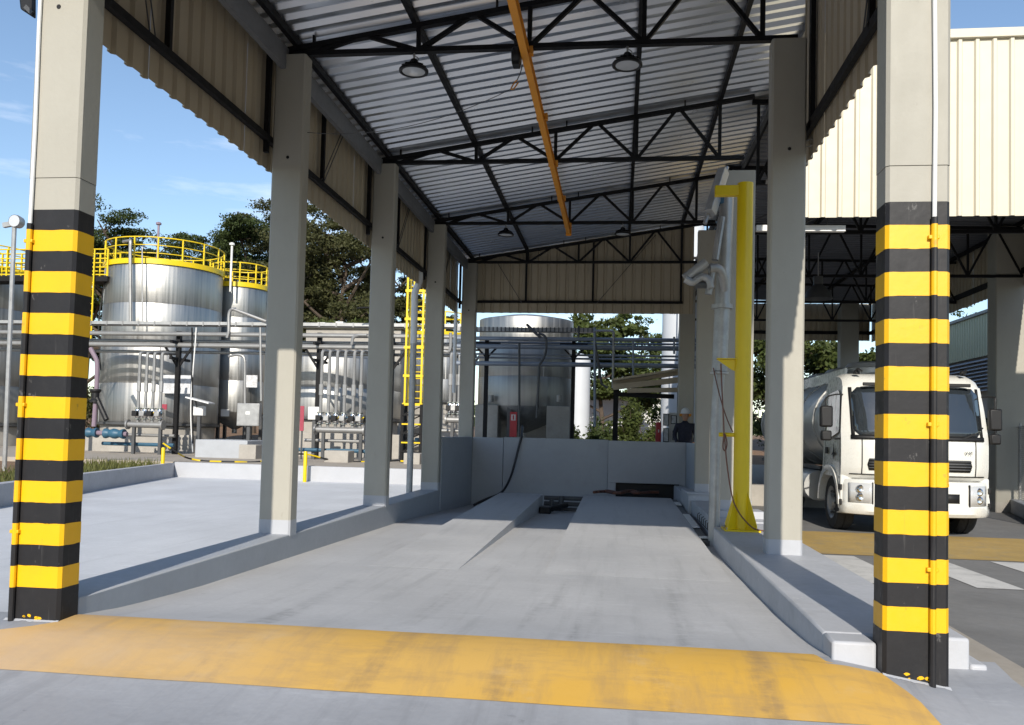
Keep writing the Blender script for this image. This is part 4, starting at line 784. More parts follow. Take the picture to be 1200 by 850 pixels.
t, p, q = sign('red sign with a white symbol above the grey end wall', 597, 606, 483, 512, 17.6, 'red')
b = MB(); cx = (p.x+q.x)/2; z = q.z-0.13; b.box(cx-0.06, cx+0.06, 17.585, 17.598, z-0.1, z+0.06); sy = b.build('symbol_field', 'whitep', t)
b = MB(); b.prism([(cx-0.02, 17.58, z-0.08), (cx+0.02, 17.58, z-0.08), (cx+0.02, 17.58, z+0.04), (cx-0.02, 17.58, z+0.04)], (0,0.004,0)); b.build('symbol', 'red', sy)
# things behind the end wall on the right
t, p, q = sign('white notice boards on the wall beside the dark corner column', 783, 799, 484, 519, 18.6, 'whitep', 'notice board', 'notice_board')
for (x0, x1, y0, y1) in ((777, 784, 485, 499), (777, 784, 502, 518), (786, 793, 487, 497), (788, 798, 505, 516)):
    a = onY(x0, y1, 18.5); c = onY(x1, y0, 18.5); b = MB(); b.box(a.x, c.x, 18.5, 18.52, a.z, c.z); fr = b.build('frame', 'plastic', t); b = MB(); b.box(a.x+.02, c.x-.02, 18.49, 18.499, a.z+.02, c.z-.02); b.build('paper', 'board', fr)
cabinet('narrow red fire cabinet beside the notice boards', 768.5, 775, 495, 519, 18.9, 'red', nm='fire_cabinet')
t = thing('lean_to', 'small lean-to roof of pale timber beams right of the tanks', 'shelter', onY(760, 500, 18.5))
for (x0, y0, x1, y1, yy, w_) in ((718, 449, 800, 436, 18.4, 0.14), (718, 454, 800, 445, 18.1, 0.15), (735, 458, 800, 457, 18.1, 0.12)):
    b = MB(); b.bar(onY(x0, y0, yy), onY(x1, y1, yy), 0.12, w_); b.build('beam', 'wood', t)
b = MB(); a = onY(718, 447, 18.6); c = onY(800, 434, 18.6); b.bar(a, c, 1.2, 0.06); b.build('sheet', 'cream', t)
for px in (722, 797): p = onY(px, 452, 18.3); b = MB(); b.bar((p.x, 18.3, 0.4), p, 0.14, 0.14); b.build('post', 'blacksteel', t)
b = MB(); b.bar(onY(720, 462, 18.3), onY(790, 465, 18.3), 0.1, 0.12); b.build('rail', 'blacksteel', t)
p = onY(678, 500, 33); b = MB(); b.lathe([(0.48, 0.4), (0.48, onY(678, 422, 33).z), (0.3, onY(678, 416, 33).z), (0, onY(678, 414, 33).z)], (p.x, 33, 0), 24); tag(b.build('white_tank', 'silo'), 'slim white vertical tank behind the dark rack post', 'tank')
p = onY(790, 400, 27); b = MB(); b.lathe([(0.75, 0.4), (0.75, 9.5), (0.4, 10.2), (0, 10.3)], (p.x+0.3, 27, 0), 28); tag(b.build('white_silo', 'silo'), 'tall white silo behind the dark corner column', 'silo')
t = thing('white_building', 'plain white low building beyond the shrubs past the end wall', 'building', (3, 44, 0.4)); a = onY(690, 520, 44); c = onY(830, 470, 44)
b = MB(); b.box(a.x, c.x+2, 44, 50, 0, c.z); b.build('wall', 'white', t); b = MB(); b.box(a.x-.2, c.x+2.2, 43.8, 50.2, c.z+0.003, c.z+0.2); b.build('roof', 'concrete', t)
t = thing('low_shed', 'low pale shed with greenish roof edge behind the second manifold', 'shed', onY(395, 500, 40)); a = onY(355, 500, 40); c = onY(470, 386, 40)
b = MB(); b.box(a.x, c.x, 40, 45, 0.4, c.z); b.build('wall', 'concrete', t); b = MB(); b.box(a.x-.2, c.x+.2, 39.8, 45.2, c.z+.003, c.z+.25); b.build('roof', 'greenwall', t)
for (x0, x1, y0) in ((372, 381, 378), (393, 402, 377)): a = onY(x0, 384, 40.5); d = onY(x1, y0, 40.5); b = MB(); b.box(a.x, d.x, 40.5, 41.5, c.z+.2, d.z); b.build('roof_unit', 'whitep', t)
# ------------------------------------------------------------------ neighbouring canopy
NR = lambda x: 7.18-0.02*(x-6)
t = cladding_x('fascia_cladding', 'bright cream ribbed fascia of the neighbouring truck canopy', 8.0, 5.98, 13, 5.0, lambda x: 7.70, -1, 'fascia', rib_profile(4, 0.245, 0.045, 0.02, 0.035), 0.98)
b = MB(); b.box(5.94, 18.75, 7.93, 8.06, 7.68, 7.82); b.build('cap_flashing', 'fascia', t, bevel=0.01)
b = MB(); b.bar((5.98, 8.06, 5.12), (18.7, 8.06, 5.12), 0.06, 0.10); b.build('girt', 'blacksteel', t)
nc = thing('canopy_roof', 'dark grey corrugated roof of the neighbouring truck canopy', 'roof', (9.5, 18, 7.1))
for i in range(22):
    y0 = 8.1+i*0.952
    b = rib_sheet(lambda u, v, h: (v, y0+u, NR(v)+h), pr, 5.95, 13.5); b.build('roof_sheet', 'roofdark', nc, smooth=False)
for x in (6.1, 8.5, 11, 13.2): b = MB(); b.bar((x, 8.1, NR(x)-0.06), (x, 29, NR(x)-0.06), 0.06, 0.10); b.build('purlin', 'blacksteel', nc)
for i, y in enumerate((8.6, 12.0, 16.6, 20.7, 24.7)):
    t = thing('canopy_truss', ('canopy truss directly behind the bright cream fascia', 'canopy truss over the cab of the tanker truck', 'canopy truss meeting the wide beige canopy column', 'canopy truss over the barrel of the tanker truck', 'canopy truss before the far end cladding of the neighbouring canopy')[i], 'truss', (9.5, y, 5.8), 'trusses of the neighbouring canopy'); zc = 5.72
    b = MB(); b.bar((5.7, y, zc), (13.3, y, zc), 0.07, 0.07); b.build('bottom_chord', 'blacksteel', t); b = MB(); b.bar((5.7, y, NR(5.7)-0.15), (13.3, y, NR(13.3)-0.15), 0.07, 0.07); b.build('top_chord', 'blacksteel', t)
    for k in range(6):
        x = 5.8+k*1.25
        b = MB(); b.bar((x, y, zc), (x, y, NR(x)-0.15), 0.045, 0.045); b.build('vertical', 'blacksteel', t)
        for a, c in ((x, x+0.6), (x+1.25, x+0.65)): b = MB(); b.bar((a, y-0.001, zc), (c, y-0.001, NR(c)-0.15), 0.045, 0.045, (0,1,0)); b.build('diagonal', 'blacksteel', t)
b = MB(); b.cyl((5.9, 12, 5.8), (9.5, 8.7, 6.9), 0.02, 6); b.cyl((6.2, 8.7, 4.9), (8.6, 8.9, 6.2), 0.012, 6); b.build('tie_rod', 'darksteel', nc)
t = cladding_y('side_cladding', 'grey-cream corrugated side wall hanging under the neighbouring canopy', 13.35, 8.1, 22, 5.5, 7.0, 1)
rail(t, (13.30, 8.1, 5.85), (13.30, 29.2, 5.85), 0.06, 0.14)
t = cladding_x('gable_cladding', 'shaded cream cladding at the far end of the neighbouring canopy', 29.2, 5.6, 8, 5.55, lambda x: 7.0, 1); rail(t, (5.6, 29.12, 5.85), (13.3, 29.12, 5.85), 0.06, 0.12)
for y, lb, wd in ((16.6, 'wide beige column of the neighbouring canopy behind the chain-link fence', 0.75), (28.6, 'beige column at the far end of the neighbouring canopy behind the tanker truck', 0.68)):
    t = thing('canopy_column', lb, 'column', (12.7+wd/2, y, 0), 'columns of the neighbouring canopy'); b = MB(); x0 = 12.70 if y < 20 else 12.05; cbox(b, x0, x0+wd, y, y+0.5, -0.05, 6.95); b.build('shaft', 'beige', t)
    b = MB(); cbox(b, x0-0.004, x0+wd+0.004, y-0.004, y+0.504, -0.06, 0.25); b.build('painted_base', 'concrete', t)
t = thing('bell_lamp', 'grey bell-shaped lamp hanging under the neighbouring canopy', 'lamp', (7.95, 14, 4.75))
b = MB(); b.lathe([(0, 0.52), (0.1, 0.5), (0.1, 0.32), (0.14, 0.28), (0.25, 0.16), (0.31, 0.0), (0.29, 0.0), (0.22, 0.15), (0, 0.25)], (7.95, 14, 4.72), 22); b.build('shade', 'darksteel', t); b = MB(); b.cyl((7.95, 14, 5.2), (7.95, 14, 5.75), 0.012, 6); b.build('stem', 'galv', t)
# fence and low wall right of the road
t = thing('boundary_wall', 'low dark grey wall along the right side of the road', 'low wall', (13, 18, 0))
b = MB(); b.prism([onZ(1150, 584, 0.0), onZ(1225, 622, 0.0), onZ(1225, 622, 0.0)+Vector((0.4,0.1,0)), onZ(1150, 584, 0.0)+Vector((0.4,0.1,0))], (0,0,0.33)); b.build('wall', 'wall', t, bevel=0.02)
t = thing('chain_link_fence', 'grey chain-link wire fence on the low wall in front of the canopy column', 'fence', (12.7, 16, 0.33))
fa = onZ(1140, 580, 0.0)+Vector((0.2,0.05,0)); fb = onZ(1225, 622, 0.0)+Vector((0.2,0.05,0)); fl = (fb-fa).length; fd = (fb-fa).normalized()
b = MB(); H0, H1 = 0.33, 2.05; st = 0.09; n = int((fl+1.8)/st)
for i in range(n):
    for s in (1, -1):
        u0 = i*st-1.72 if s > 0 else i*st; u1 = u0+s*1.72; za, zb_ = H0, H1
        if u0 < 0: za += -u0; u0 = 0
        if u0 > fl: za += u0-fl; u0 = fl
        if u1 > fl: zb_ -= u1-fl; u1 = fl
        if u1 < 0: zb_ -= -u1; u1 = 0
        if zb_-za > 0.05: b.tube([fa+fd*u0+Vector((0,0,za)), fa+fd*u1+Vector((0,0,zb_))], 0.0035, 3, caps=False)
o = b.build('wire_mesh', 'mesh_wire', t); o['kind'] = 'stuff'
for k in range(4): p = fa+fd*fl*k/3; b = MB(); b.cyl(p+Vector((0,0,.3)), p+Vector((0,0,2.15)), 0.03, 8); b.build('post', 'galv', t)
b = MB(); b.cyl(fa+Vector((0,0,2.06)), fb+Vector((0,0,2.06)), 0.012, 6); b.build('top_wire', 'galv', t)
t = thing('louvred_building', 'olive sheet-clad building with grey-blue louvres beyond the neighbouring canopy', 'building', (19, 32, 0))
for i in range(14):
    y0 = 22+i*1.5; b = rib_sheet(lambda u, v, h: (18.0-h, y0+u, v), rib_profile(6, 0.25, 0.05, 0.02, 0.03), 5.15, 6.82); b.build('wall_sheet', 'greenwall', t, smooth=False)
b = MB(); b.box(18.2, 28, 22, 43, 0, 6.6); b.build('core', 'concrete', t); b = MB(); b.box(17.9, 28.2, 21.8, 43.2, 6.83, 6.95); b.build('roof', 'roofdark', t)
for k in range(9): z = 3.75+k*0.15; b = MB(); b.hexa([(17.9, 22, z), (18.12, 22, z+0.10), (18.12, 43, z+0.10), (17.9, 43, z), (17.9, 22, z+.03), (18.12, 22, z+0.13), (18.12, 43, z+0.13), (17.9, 43, z+.03)]); b.build('louvre_blade', 'louver', t)
# ------------------------------------------------------------------ tanker truck
TX, TY = 8.81, 10.12
TRK = t = thing('tanker_truck', 'white cab-over tanker truck parked under the neighbouring canopy', 'truck', (TX, TY, 0))
HWID = 1.235
def plan(x, k=0.30): a = min(1, abs(x)/HWID); return k*a**4.5           # how far the front curves back towards the corners
prof = [(0.10, 0.98), (0.03, 1.05), (0.0, 1.20), (0.0, 1.55), (0.02, 1.70), (0.05, 1.78), (0.17, 2.20), (0.30, 2.60), (0.38, 2.68), (0.50, 2.77), (0.75, 2.84), (1.05, 2.87), (1.48, 2.86), (1.58, 2.80), (1.62, 2.6), (1.62, 0.98)]
def side_in(z): return 0.0 if z < 1.7 else 0.10*((z-1.7)/1.15)**1.5
b = MB(); nx = 20
def cabpt(u, j, off=0):
    y, z = prof[j]; hw = HWID-side_in(z); x = -hw+2*hw*u
    f = max(0, 1-y/0.9); rr = 0.06*max(0, (abs(x)/hw-0.86)/0.14)**2 if z > 2.6 else 0
    return (TX+x, TY+y+plan(x/hw*HWID)*f-off, z-rr)
for j in range(len(prof)):
    for i in range(nx+1): b.v.append(cabpt(i/nx, j))
b.f = [(j*(nx+1)+i, j*(nx+1)+i+1, (j+1)*(nx+1)+i+1, (j+1)*(nx+1)+i) for j in range(len(prof)-1) for i in range(nx)]
for i in (0, nx):                                        # side walls
    idx = [j*(nx+1)+i for j in range(len(prof))]; b.f.append(tuple(idx) if i else tuple(reversed(idx)))
cab = b.build('cab', 'truckw', t, ang=30)
def front_patch(x0, x1, z0, z1, name, m, par, off=0.012, thick=0.02, nu=10, nv=4, rnd=0.0):
    def yz(z):
        for (ya, za), (yb, zb) in zip(prof, prof[1:]):
            if za <= z <= zb: return ya+(yb-ya)*(z-za)/(zb-za)
        return prof[0][0]
    def fn(u, v):
        z = z0+(z1-z0)*v; hw = HWID-side_in(z); e = rnd*max(0, (abs(2*v-1)-0.7)/0.3)**2; x = (x0+e)+(x1-x0-2*e)*u; y = yz(z)
        return (TX+x, TY+y+plan(x/hw*HWID)*max(0, 1-y/0.9)-off, z)
    b = MB(); b.grid(fn, nu, nv); return b.build(name, m, par, solid=thick)
wsn = front_patch(-1.06, 1.06, 1.72, 2.58, 'windscreen', 'glass', t, 0.006, 0.02, 20, 8, 0.10)
front_patch(-1.10, 1.10, 1.66, 1.73, 'windscreen_gasket', 'plastic', t, 0.010, 0.03, 20, 2)
for s in (-1, 1): front_patch(min(s*1.04, s*1.09), max(s*1.04, s*1.09), 1.72, 2.58, 'windscreen_gasket', 'plastic', t, 0.004, 0.02, 2, 6)
for z0, z1 in ((1.13, 1.33),):
    gr = front_patch(-0.86, 0.86, z0, z1, 'grille', 'plastic', t, 0.008, 0.02, 14, 2, 0.03)
    for k in range(4): z = z0+0.03+k*0.047; front_patch(-0.84, 0.84, z, z+0.02, 'grille_bar', 'darksteel', gr, 0.026, 0.012, 14, 1)
front_patch(-1.12, 1.12, 1.045, 1.06, 'panel_gap', 'plastic', t, 0.004, 0.01, 20, 1)
for s in (-1, 1): front_patch(min(s*0.93, s*0.945), max(s*0.93, s*0.945), 1.06, 1.66, 'panel_gap', 'plastic', t, 0.003, 0.008, 1, 4)
# bumper
def bump_pt(x, yo): return (TX+x, TY-0.03+plan(x*HWID/1.25, 0.42)+yo)
b = MB(); bprof = [(0.10, 0.97), (0.0, 0.95), (-0.03, 0.85), (-0.03, 0.56), (-0.06, 0.53), (-0.06, 0.42), (-0.02, 0.37), (0.12, 0.35)]
for j, (yo, z) in enumerate(bprof):
    for i in range(25): x = -1.25+2.5*i/24; p = bump_pt(x, yo); b.v.append((p[0], p[1], z))
b.f = [(j*25+i, j*25+i+1, (j+1)*25+i+1, (j+1)*25+i) for j in range(len(bprof)-1) for i in range(24)]
bo = b.build('bumper', 'truckw', t, solid=0.02)
def bump_patch(x0, x1, z0, z1, nm, m, par, off=0.035, th=0.02, n=8):
    b = MB(); b.grid(lambda u, v: (lambda p: (p[0], p[1], z0+(z1-z0)*v))(bump_pt(x0+(x1-x0)*u, -off)), n, 2); return b.build(nm, m, par, solid=th)
bump_patch(-0.62, 0.62, 0.60, 0.76, 'lower_grille', 'plastic', t, 0.034); bump_patch(-0.45, 0.45, 0.80, 0.93, 'plate_panel', 'plastic', t, 0.02)
for s in (-1, 1):
    a, c = sorted((s*0.80, s*1.13)); hl = bump_patch(a, c, 0.56, 0.90, 'headlight', 'lens', t, 0.045, 0.03)
    for zz in (0.66, 0.80):
        p = bump_pt(s*0.97, -0.055); b = MB(); b.lathe([(0, -0.022), (0.045, -0.03), (0.07, -0.012), (0.075, 0.02)], (p[0], p[1], zz), 16, 'y'); b.build('reflector', 'chrome', hl)
    a, c = sorted((s*0.78, s*0.80)); bump_patch(a, c, 0.54, 0.92, 'headlight_frame', 'plastic', hl, 0.05, 0.02, 2)
# cab sides
for s in (-1, 1):
    X = TX+s*(HWID+0.004)
    def sp(poly, nm, m, th, par=t):
        b = MB(); b.prism([(X-s*side_in(z)*1.0+s*0.002, TY+y, z) for y, z in poly], (s*th, 0, 0)); return b.build(nm, m, par, bevel=0.004)
    win = sp([(0.42, 1.78), (1.30, 1.62), (1.36, 1.75), (1.36, 2.50), (0.72, 2.55), (0.55, 2.45)], 'side_window', 'glass', 0.008)
    for poly in ([(0.36, 1.02), (0.375, 1.02), (0.375, 1.75), (0.36, 1.75)], [(1.46, 1.02), (1.475, 1.02), (1.475, 2.6), (1.46, 2.6)]): sp(poly, 'panel_gap', 'plastic', 0.002)
    sp([(1.16, 1.38), (1.30, 1.38), (1.30, 1.50), (1.16, 1.50)], 'door_handle', 'plastic', 0.02)
    # emblem: dark four-point star with wings
    star = [(0.80, 1.28), (0.74, 1.36), (0.62, 1.38), (0.73, 1.42), (0.77, 1.60), (0.82, 1.42), (0.95, 1.36), (0.86, 1.37)]
    sp(star, 'door_emblem', 'plastic', 0.003)
    # wheel arch + steps
    b = MB(); n = 14
    for k in range(n+1):
        a = pi*(0.02+0.96*k/n); ry, rz = 0.66, 0.62; y = TY+1.08-ry*cos(a); z = 0.46+rz*sin(a)
        for rr, xo in ((0, 0.42), (0, -0.03), (0.10, -0.03), (0.10, 0.42)): b.v.append((X-s*xo, y-rr*cos(a), z+rr*sin(a)))
    b.f = [(k*4+m_, k*4+(m_+1) % 4, (k+1)*4+(m_+1) % 4, (k+1)*4+m_) for k in range(n) for m_ in range(4)]+[(3,2,1,0), tuple(n*4+m_ for m_ in range(4))]
    b.build('wheel_arch', 'truckw', t)
    b = MB(); b.hexa([(X-s*0.35, TY+0.22, 0.42), (X+s*0.01, TY+0.30, 0.42), (X+s*0.01, TY+0.44, 0.42), (X-s*0.35, TY+0.44, 0.42), (X-s*0.35, TY+0.20, 1.02), (X+s*0.005, TY+0.30, 1.02), (X+s*0.005, TY+0.52, 1.02), (X-s*0.35, TY+0.52, 1.02)]); b.build('step_panel', 'truckw', t, bevel=0.02)
    for zz in (0.50, 0.76): b = MB(); b.box(min(X-s*0.02, X+s*0.02), max(X-s*0.02, X+s*0.02), TY+0.27, TY+0.45, zz, zz+0.10); b.build('step', 'plastic', t, bevel=0.01)
    # mirror
    mx_, my_ = X+s*0.24, TY+0.36
    if s > 0: mx_, my_ = X+s*0.10, TY+0.30
    b = MB(); b.box(mx_-0.11, mx_+0.11, my_-0.05, my_+0.07, 1.86, 2.24); mi = b.build('mirror', 'plastic', t, bevel=0.035)
    b = MB(); b.box(mx_-0.09, mx_+0.09, my_-0.05, my_+0.07, 1.62, 1.80); b.build('lower_mirror', 'plastic', mi, bevel=0.03)
    b = MB(); b.tube(smooth_path([(X-s*0.06, TY+0.45, 2.45), (X+s*0.10, TY+0.33, 2.44), (mx_, my_, 2.38), (mx_, my_, 2.2)], 4), 0.014, 6); b.tube(smooth_path([(X-s*0.01, TY+0.42, 1.66), (X+s*0.1, TY+0.36, 1.66), (mx_, my_, 1.70), (mx_, my_, 1.88)], 4), 0.016, 6); b.build('mirror_arm', 'plastic', mi)
for x in (-0.45, 0.25, 0.7):                                        # wipers
    b = MB(); b.bar((TX+x, TY+0.03+plan(x), 1.70), (TX+x+0.42, TY+0.085+plan(x+0.42)*0.9, 1.90), 0.02, 0.02); b.bar((TX+x, TY+0.03, 1.70), (TX+x+0.2, TY+0.05, 1.79), 0.03, 0.03); b.build('wiper', 'plastic', t)
b = MB(); b.box(TX-0.9, TX+0.9, TY+0.20, TY+0.24, 2.60, 2.66); b.build('visor_edge', 'plastic', t, bevel=0.01)
for x in (-0.95, 0.95): b = MB(); b.tube(smooth_path([(TX+x, TY+0.6, 2.84), (TX+x*0.97, TY+0.45, 2.92), (TX+x*0.9, TY+0.4, 2.86)], 4), 0.015, 6); b.lathe([(0.05, 0), (0.05, .07), (0, .09)], (TX+x*0.95, TY+0.55, 2.83), 8); b.build('roof_marker', 'plastic', t)
tx = bpy.data.curves.new('model_mark', 'FONT'); tx.body = 'VM'; tx.size = 0.085; tx.extrude = 0.004; tx.space_character = 1.3
to = bpy.data.objects.new('model_mark', tx); COL.objects.link(to); to.parent = t; to.location = (0.72, -0.008, 1.43); to.rotation_euler = (pi/2, 0, 0.12); tx.materials.append(K['chrome'])
bpy.context.view_layer.update(); tm = bpy.data.meshes.new_from_object(to); t2 = bpy.data.objects.new('model_mark', tm); COL.objects.link(t2); t2.parent = t; t2.location = to.location; t2.rotation_euler = to.rotation_euler; bpy.data.objects.remove(to); t2.name = 'model_mark'
# wheels
def wheel(x, y, s, r=0.50, w_=0.29):
    b = MB(); b.lathe([(r*0.58, -w_/2), (r*0.93, -w_/2), (r, -w_/2+0.05), (r, -0.03), (r-0.012, -0.025), (r-0.012, -0.01), (r, -0.005), (r, w_/2-0.05), (r*0.93, w_/2), (r*0.58, w_/2)], (x, y, r-0.01), 36, 'x'); wo = b.build('wheel', 'rubber', t)
    xo = x+s*w_/2
    b = MB(); b.lathe([(r*0.60, 0.005*s), (r*0.55, -0.02*s), (r*0.50, -0.07*s), (r*0.32, -0.04*s), (r*0.30, 0.03*s), (r*0.14, 0.05*s), (0, 0.05*s)], (xo, y, r-0.01), 24, 'x'); rim = b.build('rim', 'galv', wo)
    for k in range(10): a = k*pi/5; p = (xo, y+r*0.4*cos(a), r-0.01+r*0.4*sin(a)); b = MB(); b.cyl((p[0]-s*0.05, p[1], p[2]), (p[0]+s*0.0, p[1], p[2]), 0.02, 6); b.build('wheel_nut', 'darksteel', rim)
for s in (-1, 1):
    wheel(TX+s*1.05, TY+1.08, s)
    for y in (5.6, 6.9): wheel(TX+s*1.0, TY+y, s, 0.5, 0.5)
b = MB(); b.box(TX-0.45, TX+0.45, TY+0.6, TY+8.6, 0.62, 0.95); b.box(TX-1.1, TX+1.1, TY+0.5, TY+1.85, 0.8, 0.99); b.build('chassis', 'plastic', t)
b = MB(); b.cyl((TX-1.12, TY+2.3, 0.72), (TX-1.12, TY+3.6, 0.72), 0.30, 18); b.build('fuel_tank', 'trucks', t)
b = MB(); b.box(TX-1.15, TX-0.6, TY+3.8, TY+4.7, 0.5, 1.0); b.build('tool_box', 'darksteel', t, bevel=0.02)
for s in (-1, 1): b = MB(); b.box(TX+s*1.12-0.02, TX+s*1.12+0.02, TY+2.2, TY+8.5, 1.05, 1.12); b.build('side_rail', 'darksteel', t)
b = MB()                                                        # elliptical barrel
yy = [(1.95, 0.0), (1.95, 0.55), (2.0, 0.85), (2.15, 1.0), (8.4, 1.0), (8.55, 0.85), (8.6, 0.5), (8.6, 0.0)]; n = 36
for y, k in yy:
    for i in range(n): a = 2*pi*i/n; b.v.append((TX+1.2*k*cos(a), TY+y, 2.02+0.98*k*sin(a)))
b.f = [(j*n+i, j*n+(i+1) % n, (j+1)*n+(i+1) % n, (j+1)*n+i) for j in range(len(yy)-1) for i in range(n)]
ba = b.build('barrel', 'trucks', t)
for y in (2.5, 3.9, 5.3, 6.7, 8.1):
    b = MB(); b.tube([(TX+1.21*cos(a), TY+y, 2.02+0.99*sin(a)) for a in [2*pi*i/28 for i in range(28)]], 0.02, 6, closed=True); b.build('band', 'trucks', ba)
for y in (2.7, 4.3, 6.0, 7.6):
    b = MB(); b.lathe([(0.42, -0.1), (0.42, 0.12), (0.45, 0.14), (0.38, 0.22), (0.15, 0.27), (0, 0.28)], (TX-0.1, TY+y, 2.98), 24); b.build('manhole', 'trucks', t)
for s in (-1, 1): b = MB(); b.box(TX+s*0.62-0.02, TX+s*0.62+0.02, TY+2.3, TY+8.4, 2.85, 3.08); b.build('spill_rail', 'truckw', t)
TRK.rotation_euler = (0, 0, radians(0.8))
# ------------------------------------------------------------------ worker behind the end wall
px_, py_ = onY(803, 490, 16.55).x, 16.55
t = thing('person', 'person in dark navy workwear and white hard hat behind the end wall', 'person', (px_, py_, 0.50))
sk = [((0,0,.93),.15,None),((0,0,1.15),.145,0),((0,0.02,1.35),.165,1),((0,0.03,1.47),.09,2),((0,0.0,1.57),.055,3),
      ((-.20,.02,1.42),.075,2),((-.27,-.02,1.16),.055,5),((-.20,-.20,.98),.042,6),((.20,.02,1.42),.075,2),((.27,-.02,1.16),.055,8),((.20,-.20,.98),.042,9),
      ((-.10,0,.86),.10,0),((-.11,.01,.48),.068,11),((-.11,.03,.06),.048,12),((-.12,-.12,.03),.04,13),((.10,0,.86),.10,0),((.11,.01,.48),.068,15),((.11,.03,.06),.048,16),((.12,-.12,.03),.04,17)]
me = bpy.data.meshes.new('body'); me.from_pydata([v for v, r, p in sk], [(p, i) for i, (v, r, p) in enumerate(sk) if p is not None], [])
bd = bpy.data.objects.new('body', me); COL.objects.link(bd); bd.parent = t; me.materials.append(K['navy'])
bd.modifiers.new('skin', 'SKIN'); bd.modifiers.new('sub', 'SUBSURF').levels = 2; bd.modifiers['sub'].render_levels = 2
for i, (v, r, p) in enumerate(sk): me.skin_vertices[0].data[i].radius = (r, r)
me.skin_vertices[0].data[0].use_root = True
def loc(x, y, z): return (px_+x, py_+y, 0.50+z)
b = MB(); b.lathe([(0, -.13), (0.05, -.12), (0.075, -.06), (0.088, .02), (0.09, .08), (0.07, .13), (0, .15)], loc(0, -0.01, 1.66), 18); hd = b.build('head', 'skin', t)
b = MB(); b.prism([loc(-.012, -.085, 1.68), loc(.012, -.085, 1.68), loc(.016, -.095, 1.645), loc(-.016, -.095, 1.645)], (0, -.022, 0)); b.build('nose', 'skin', hd)
for s in (-1, 1):
    b = MB(); b.lathe([(0, .01), (.011, .006), (.013, 0)], loc(s*.033, -.088, 1.685), 8, 'y'); b.build('eye', 'plastic', hd)
    b = MB(); b.lathe([(0, -.012), (.022, -.01), (.026, .01), (0, .012)], loc(s*.094, .0, 1.66), 10, 'x'); b.build('ear', 'skin', hd)
    b = MB(); b.lathe([(0, -.03), (.04, -.028), (.045, .0), (.035, .03), (0, .034)], loc(s*.115, 0, 1.69), 12, 'x'); b.build('ear_muff', 'orange', t)
b = MB(); b.box(*[v for q in ((px_-.02, px_+.02), (py_-.101, py_-.094), (2.10, 2.106)) for v in q]); b.build('mouth', 'red', hd)
b = MB(); b.lathe([(0.135, -.005), (0.135, .005), (0.112, .02), (0.108, .06), (0.085, .11), (0.04, .14), (0, .145)], loc(0, -0.01, 1.72), 22); b.build('hard_hat', 'white', t)
for s in (-1, 1):
    h0 = Vector(loc(s*.20, -.20, .98)); b = MB(); b.tube([h0, h0+Vector((-s*.01, -.05, -.03)), h0+Vector((-s*.02, -.10, -.06))], [.03, .042, .036], 8); hn = b.build('hand', 'skin', t)
    for k in range(4): a = h0+Vector((-s*.02+(k-1.5)*.02, -.09, -.06)); b = MB(); b.tube([a, a+Vector((0, -.04, -.01)), a+Vector((0, -.06-.008*(k in (1, 2)), -.04))], [.010, .009, .007], 6); b.build('finger', 'skin', hn)
    a = h0+Vector((-s*.045, -.05, -.04)); b = MB(); b.tube([a, a+Vector((-s*.03, -.03, 0)), a+Vector((-s*.035, -.055, -.01))], [.012, .011, .008], 6); b.build('thumb', 'skin', hn)
b = MB(); b.box(-0.2, 9.0, 16.16, 19.41, -0.2, 0.50); struct(b.build('rear_platform', 'concrete'))
